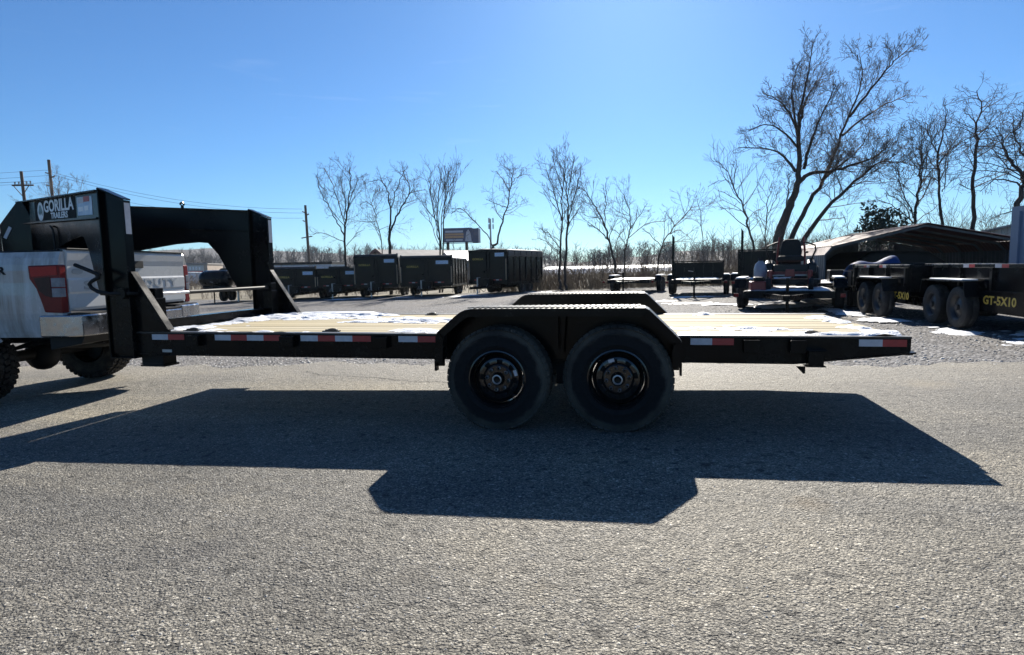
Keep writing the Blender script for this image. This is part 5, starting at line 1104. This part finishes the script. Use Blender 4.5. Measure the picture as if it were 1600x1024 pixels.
flat_trailer('black trailer with a standing grey gate panel and one tall upright ramp, snow on deck', on(1087, 18.6), R(-8), 1.75, 4.0, .62, panel=.62, legs=((-.93, 1.72),))
flat_trailer('black trailer with tall dark panel and tall upright ramp, hidden behind the mower', on(1200, 16.6), R(-10), 1.85, 4.0, .60, panel=.95, legs=((-.85, 1.75),))
mt_ = flat_trailer('black trailer with snowy deck carrying the red zero turn mower', on(1231, 10.3), R(-13), 1.9, 3.6, .50, tongue=1.2)
g3 = flat_trailer('black trailer with short yellow lettering between the mower trailer and the carport', on(1322, 12.4), R(-6), 1.6, 3.6, .56, r=.34, group='low trailers parked in the middle', tongue=.9)
o = obj('lettering', text_mesh('GT-12', .13, .001, .004, 1.1), g3, decal_yellow); face_frame(o, (.15, -.003, .47), (1, 0, 0), (0, 0, 1))
q = MB(); q.box(-.35, .35, .25, .7, .568, .9); q.build('tool_box', yard_black, g3, bevel=.02)
# zero turn mower
mw = thing('zero_turn_mower', 'red zero turn mower with black high back seat standing on a trailer', 'mower', (mt_.location.x+.30, 11.5, g(3.8)+.512), R(-13))
q = MB(); q.prism([(-.25, .84), (.25, .84), (.27, 1.0), (.21, 1.26), (.15, 1.31), (-.15, 1.31), (-.21, 1.26), (-.27, 1.0)], 'y', .18, .30); st = q.build('seat_back', black_matte, mw, bevel=.03)
q = MB(); q.prism([(-.31, .72), (.31, .72), (.33, .80), (.28, .87), (-.28, .87), (-.33, .80)], 'y', -.32, .2); q.build('seat_cushion', black_matte, mw, bevel=.035)
for s_ in (-1, 1): q = MB(); q.box(*sorted((s_*.34, s_*.42)), -.2, .2, .93, .98); q.build('arm_rest', black_matte, mw, bevel=.02)
for s_ in (-1, 1):
    q = MB(); q.tube([(s_*.46, -.25, .62), (s_*.52, -.32, .85), (s_*.58, -.36, 1.0), (s_*.56, -.38, 1.12), (s_*.36, -.40, 1.2), (s_*.3, -.40, 1.21)], .02, 8); q.build('control_lever', black_matte, mw, smooth=True)
    q = MB(); q.prism([(-.35, .40), (.45, .40), (.48, .62), (.38, .74), (-.1, .76), (-.32, .66)], 'x', *sorted((s_*.38, s_*.62))); fn = q.build('fuel_tank', tank_m if False else black_dusty, mw, bevel=.06)
    q = MB(); q.lathe([(.05, .76), (.05, .80), (.001, .80)], (s_*.5, .1, 0), 'z', 14); q.build('fuel_cap', black_matte, fn)
    w_ = small_wheel(mw, (s_*.55, .45, .30), s_, .30, .26)
    w_ = small_wheel(mw, (s_*.48, -1.05, .15), s_, .15, .12)
    q = MB(); q.bar((s_*.38, -.35, .40), (s_*.44, -1.0, .44), .07, .07); q.tube([(s_*.44, -1.02, .16), (s_*.44, -1.02, .47)], .03, 8); q.bar((s_*.44, -1.02, .33), (s_*.48, -1.05, .15), .05, .05); q.build('caster_arm', red_paint, mw)
    q = MB(); q.box(*sorted((s_*.12, s_*.40)), -.86, -.45, .36, .38); q.build('foot_plate', galv, mw)
    q = MB(); q.box(*sorted((s_*.40, s_*.52)), -.9, -.7, .34, .5); q.build('frame_corner', red_paint, mw, bevel=.02)
    q = MB(); q.tube([(s_*.34, .55, .4), (s_*.34, .52, .95), (s_*.30, .50, 1.38)], .028, 8); q.build('roll_bar', red_paint, mw, smooth=True)
q = MB(); q.prism([(-.12, .34), (.12, .34), (.1, .52), (-.1, .52)], 'y', -.88, -.5); q.box(-.42, .42, -.5, .5, .36, .46); q.build('frame', red_paint, mw, bevel=.012)
q = MB(); q.box(-.40, .40, -.5, -.36, .462, .64); q.build('seat_base', black_dusty, mw, bevel=.02)
q = MB(); q.prism([(-.66, -.72), (-.2, -.86), (.2, -.86), (.66, -.72), (.72, -.4), (.66, -.05), (-.66, -.05), (-.72, -.4)], 'z', .14, .27); q.build('mower_deck', black_dusty, mw, bevel=.03)
q = MB(); q.box(-.25, .25, .5, .85, .42, .78); q.build('engine', black_matte, mw, bevel=.05)
q = MB(); q.box(-.14, .14, -.367, -.362, .54, .60); q.build('maker_plate', decal_blue, mw)
mw.scale = (.92, .92, .92)
# added grey body standing in for the highlight on the mower's left tank
tank_highlight_m = vmat('tank_highlight_grey', (.16, .18, .22), (.3, .32, .36), 6, .3)
jg = thing('tank_highlight', 'added grey shape for the highlight on the left tank of the mower', 'tank', (mt_.location.x-.42, 11.3, g(3.4)+.512)); 
q = MB(); q.lathe([(.001, .0), (.13, .0), (.15, .05), (.15, .5), (.12, .62), (.06, .68), (.05, .72), (.001, .72)], (0, 0, 0), 'z', 24); q.build('body', tank_highlight_m, jg, smooth=True); q = MB(); q.lathe([(.062, .70), (.062, .76), (.001, .76)], (0, 0, 0), 'z', 16); q.build('cap', black_matte, jg)
bx = thing('engine_unit', 'small red engine unit on the trailer deck below the grey highlight shape', 'engine', (mt_.location.x-.55, 10.75, g(3.4)+.512)); q = MB(); q.box(-.2, .2, -.15, .15, 0, .22); q.build('block', red_paint, bx, bevel=.03); q = MB(); q.box(-.12, .12, -.1, .12, .22, .32); q.build('shroud', black_matte, bx, bevel=.03)

# carport
CX, CY0, CY1 = 9.15, 16.8, 24.0
cp = thing('carport', 'open metal carport with rust red roof behind the right hand trailers', 'carport', (CX, CY0, g(CX)))
gz = g(CX); prof = [(-2.95, .02), (-2.90, 1.45-gz), (-2.68, 1.72-gz), (0, 2.36-gz), (2.72, 1.78-gz), (2.95, 1.5-gz), (3.0, .02)]
corr = MB()
def lerp2(P, t):
    f = t*(len(P)-1); i = min(int(f), len(P)-2); f -= i; return (P[i][0]+(P[i+1][0]-P[i][0])*f, P[i][1]+(P[i+1][1]-P[i][1])*f)
for a, b, nm in ((2, 3, 'roof_sheet'), (3, 4, 'roof_sheet')):
    for k in range(9):
        y0_ = (CY1-CY0)/9*k-.15; y1_ = y0_+(CY1-CY0)/9-.01; q = MB(); pa, pb = prof[a], prof[b]; ny = 8
        V = []
        for j in range(ny+1):
            y = y0_+(y1_-y0_)*j/ny; dz = .022 if j % 2 else 0
            V += [(pa[0], y, pa[1]+dz), (pb[0], y, pb[1]+dz)]
        q.add(V, [(2*j, 2*j+1, 2*j+3, 2*j+2) for j in range(ny)]); o = q.build(nm, rust_red, cp); sm = o.modifiers.new('s', 'SOLIDIFY'); sm.thickness = .008
for a, b in ((1, 2), (4, 5), (0, 1), (5, 6)):
    q = MB(); pa, pb = prof[a], prof[b]; ny = 60; V = []
    for j in range(ny+1): y = -.1+(CY1-CY0)*j/ny; dx = .02 if j % 2 else 0; V += [(pa[0]+dx, y, pa[1]), (pb[0]+dx, y, pb[1])]
    q.add(V, [(2*j, 2*j+1, 2*j+3, 2*j+2) for j in range(ny)]); o = q.build('eave_sheet' if a in (1, 4) else 'side_sheet', rust_red if a in (1, 4) else dull_steel, cp); sm = o.modifiers.new('s', 'SOLIDIFY'); sm.thickness = .008
for k in range(6):
    y = .02+(CY1-CY0-.2)*k/5; q = MB(); ins = [(-2.86, 0), (-2.86, 1.42-gz), (-2.62, 1.67-gz), (0, 2.29-gz), (2.66, 1.72-gz), (2.9, 1.46-gz), (2.9, 0)]
    for pa, pb in zip(ins, ins[1:]): q.bar((pa[0], y, pa[1]), (pb[0], y, pb[1]), .06, .06, up=(0, 1, 0))
    q.build('frame_bow', dull_steel, cp)
for x0_, x1_ in ((-2.9, .35), (1.7, 2.9)):
    V = []; n_ = max(4, int((x1_-x0_)/.12))
    for j in range(n_+1):
        x = x0_+(x1_-x0_)*j/n_; zt = 1.62-gz+(2.28-1.62)*(1-abs(x)/2.95); y = CY1-CY0-.08+(.02 if j % 2 else 0); V += [(x, y, .02), (x, y, zt)]
    q = MB(); q.add(V, [(2*j, 2*j+1, 2*j+3, 2*j+2) for j in range(n_)]); o = q.build('back_sheet', dull_steel, cp); sm = o.modifiers.new('s', 'SOLIDIFY'); sm.thickness = .008
# things under the carport: a dark covered trailer
cv = thing('covered_machine', 'dark covered machine parked in the shade under the carport', 'machine', (9.0, 20, g(9)), R(5)); q = MB(); q.prism([(-1.5, .1), (1.5, .1), (1.45, 1.0), (.9, 1.35), (-.9, 1.4), (-1.45, 1.0)], 'y', -1.5, 1.5); q.build('cover', black_matte, cv, bevel=.12)
for s_ in (-1, 1): small_wheel(cv, (s_*1.3, -.6, .34), s_, .34)
# beige ribbed metal building at the right
p0 = atY(1528, 366, 27); p1 = atY(1640, 340, 25); bl = thing('metal_building', 'beige ribbed metal building behind the right end of the carport', 'building', (p0.x, 27, g(p0.x)), math.atan2(p1.y-p0.y, p1.x-p0.x)); H_ = p0.z-g(p0.x)
q = MB(); q.prism([(0, 0), (6, 0), (6, H_+1.2), (0, H_)], 'y', 0, 5); wl_ = q.build('wall', beige_metal, bl)
for k in range(16): x = .1+k*.38; q = MB(); q.box(x-.05, x+.05, -.06, -.001, 0, H_+x*.2-.02); q.build('wall_rib', beige_metal, wl_)
q = MB(); q.bar((-.1, 2.4, H_+.02), (6.1, 2.4, H_+1.24), 5.2, .08); q.build('roof', galv, bl)
# board fence behind the carport
fn_ = thing('board_fence', 'grey board fence seen through the back of the carport', 'fence', (8.8, 26, g(10))); 
for k in range(34): x = k*.22; q = MB(); q.box(x, x+.17, 0, .025, .05, 1.45+.06*math.sin(k*2.1)); q.build('board', dull_steel, fn_)
for z in (.4, 1.1): q = MB(); q.box(-.1, 7.6, .027, .07, z, z+.09); q.build('rail', galv, fn_)
# blue container at the right edge
ct = thing('blue_cabinet', 'blue grey steel cabinet at the right edge behind the dump trailer', 'cabinet', (7.93, 9.4, g(8)))
q = MB(); q.box(0, 2.3, .03, .55, .12, 2.1); q.build('body', blue_paint, ct)
for x in (0, 2.2): q = MB(); q.box(x-.02, x+.12, -.01, .1, .0, 2.14); q.build('corner_post', blue_paint, ct)
for k in range(9): x = .25+k*.22; q = MB(); q.prism([(x, .029), (x+.03, -.0), (x+.1, -.0), (x+.13, .029)], 'z', .2, 2.0); q.build('corrugation', blue_paint, ct)
for k in range(1): y = .2+k*.26; q = MB(); q.prism([(-.001, y), (-.03, y+.03), (-.03, y+.1), (-.001, y+.13)], 'z', .2, 2.0); q.build('corrugation', blue_paint, ct)

# left background: loaded trailer seen through the neck posts
lt = flat_trailer('black loaded trailer seen through the gap between the neck posts', on(352, 24.5), R(6), 2.4, 4.5, .86, r=.36, group='trailers at the left back', snowy=False)
tk = thing('black_tank', 'rounded black tank on the trailer between the neck posts', 'tank', (lt.location.x-1.1, 25.3, g(-25)+.87)); q = MB()
q.lathe([(.001, -.95), (.25, -.93), (.42, -.82), (.5, -.6), (.5, .6), (.42, .82), (.25, .93), (.001, .95)], (0, 0, .5), 'x', 24); q.build('shell', black_paint, tk, smooth=True); q = MB(); q.box(-.7, .7, -.3, .3, 0, .12); q.build('cradle', black_matte, tk)
fl = thing('fold_ramp', 'flat black folded ramp raised on posts behind the black tank', 'ramp', (lt.location.x+.2, 26.5, g(-25))); q = MB(); q.prism([(-1.7, 1.86), (-1.55, 1.98), (1.3, 2.06), (1.3, 1.9)], 'y', -.5, .5); q.build('plate', black_dusty, fl, bevel=.03)
for x in (-.6, 1.1): q = MB(); q.box(x-.04, x+.04, -.4, -.32, 0, 1.9); q.build('post', steel, fl)
q = MB(); q.sphere((.75, 0, 2.06), .45, .4, .13); q.build('snow_cap', snow, fl, smooth=True)
# ================================================================== snow on the deck and on the ground
def vnoise(x, y, s=0):
    def h(i, j): n = math.sin(i*127.1+j*311.7+s*74.7)*43758.5453; return n-math.floor(n)
    i, j = math.floor(x), math.floor(y); fx, fy = x-i, y-j; fx = fx*fx*(3-2*fx); fy = fy*fy*(3-2*fy)
    return (h(i, j)*(1-fx)+h(i+1, j)*fx)*(1-fy)+(h(i, j+1)*(1-fx)+h(i+1, j+1)*fx)*fy
def fbm(x, y, s=0): return .38*vnoise(x, y, s)+.25*vnoise(x*2.1, y*2.1, s+1)+.2*vnoise(x*4.3, y*4.3, s+2)+.17*vnoise(x*9, y*9, s+3)
def snow_field(name, label, x0, x1, y0, y1, step, hfun, zf, kind='stuff'):
    xs = np.arange(x0, x1, step); ys = np.arange(y0, y1, step); idx = {}; V = []; F = []
    H = [[hfun(x, y) for x in xs] for y in ys]
    def vid(i, j):
        if (i, j) not in idx: idx[(i, j)] = len(V); V.append((xs[i], ys[j], zf(xs[i], ys[j])+max(H[j][i], -.004)))
        return idx[(i, j)]
    for j in range(len(ys)-1):
        for i in range(len(xs)-1):
            c = (H[j][i], H[j][i+1], H[j+1][i+1], H[j+1][i])
            if max(c) > 0: F.append((vid(i, j), vid(i+1, j), vid(i+1, j+1), vid(i, j+1)))
    me = bpy.data.meshes.new(name); me.from_pydata(V, [], F); me.update(); me.polygons.foreach_set('use_smooth', [True]*len(F))
    return obj(name, me, None, snow, label=label, cat='snow', kind=kind)
def deck_snow(x, y):
    u = (y-YN)/2.1                                   # 0 near edge, 1 far edge
    n = fbm(x*2.2, y*5.5, 4)
    # big drift along the far front part, thin smears elsewhere
    drift = .95*math.exp(-((x+3.0)/.75)**2)*max(0, (u-.42))*1.6
    smear = .55*math.exp(-((x+1.75)/.55)**2)*math.exp(-((u-.55)/.13)**2)+.5*math.exp(-((x+1.25)/.3)**2)*math.exp(-((u-.1)/.10)**2)
    edge = (.22*math.exp(-(u/.05)**2) if -3.6 < x < -1.0 else 0)+(.40*math.exp(-((u-.06)/.06)**2) if x > .9 else 0)+.4*math.exp(-((x-1.6)/.35)**2)*math.exp(-((u-.25)/.08)**2)
    tail = .36*math.exp(-((x-2.3)/.14)**2)*(1 if u < .8 else 0)
    lump = .75*math.exp(-((x-1.25)/.13)**2-((u-.95)/.05)**2)+.5*math.exp(-((x+3.62)/.2)**2)*(.8 if u < .75 else .3)
    return (n*1.15-.92+drift+smear+edge+tail+lump)*.085
snow_field('deck_snow', 'thin melting snow lying in patches on the pine deck', XF+.06, XR-.02, YN+.03, YF-.02, .022, lambda x, y: min(.03, deck_snow(x, y)), lambda x, y: TZ+.002)
def ground_snow(x, y):
    v = 1.25*fbm(x*1.5, y*2.1, 9)-1.0
    spots = ((5.05, 8.3, .35, .9), (5.0, 9.9, .3, .7), (5.35, 6.2, .25, .6), (4.4, 12.6, .8, .5), (5.9, 4.9, .5, .35), (6.2, 5.6, .5, .5), (3.2, 13.5, .9, .4), (3.9, 12.2, .9, .6), (1.3, 16.0, .9, .8), (2.1, 14.6, .7, .6), (2.6, 18.2, 1.0, .5), (-4.8, 28.0, .8, .5), (-8, 25, 1.6, .6), (-12, 25.4, 2.5, .4), (-15, 25.3, 1.5, .4), (4.95, 11.0, .3, .8))
    for cx, cy, sx, sy in spots: v += .44*math.exp(-((x-cx)/sx)**2-((y-cy)/sy)**2)
    return max(-.02, min(.04, v*.12))
snow_field('ground_snow', 'leftover patches of snow on the gravel under the parked trailers', 0.5, 8, 4.3, 19, .05, ground_snow, lambda x, y: lot_z(x, y))
snow_field('yard_snow', 'thin snow left along the back row of dump trailers', -18, -3, 23.5, 29, .12, ground_snow, lambda x, y: lot_z(x, y))
# ================================================================== winter air
hz = NT('haze'); hz.n.remove(hz.b); pv = hz.N('VolumePrincipled'); pv.inputs['Color'].default_value = (.72, .85, 1.0, 1); pv.inputs['Density'].default_value = .00013; pv.inputs['Anisotropy'].default_value = .25
hz.L(pv.outputs[0], hz.n['Material Output'].inputs['Volume'])
q = MB(); q.box(-1500, 1000, -60, 760, -3, 45); q.build('haze', hz.m, None, kind='stuff', label='thin cool winter haze in the air over the yard and fields', cat='haze')
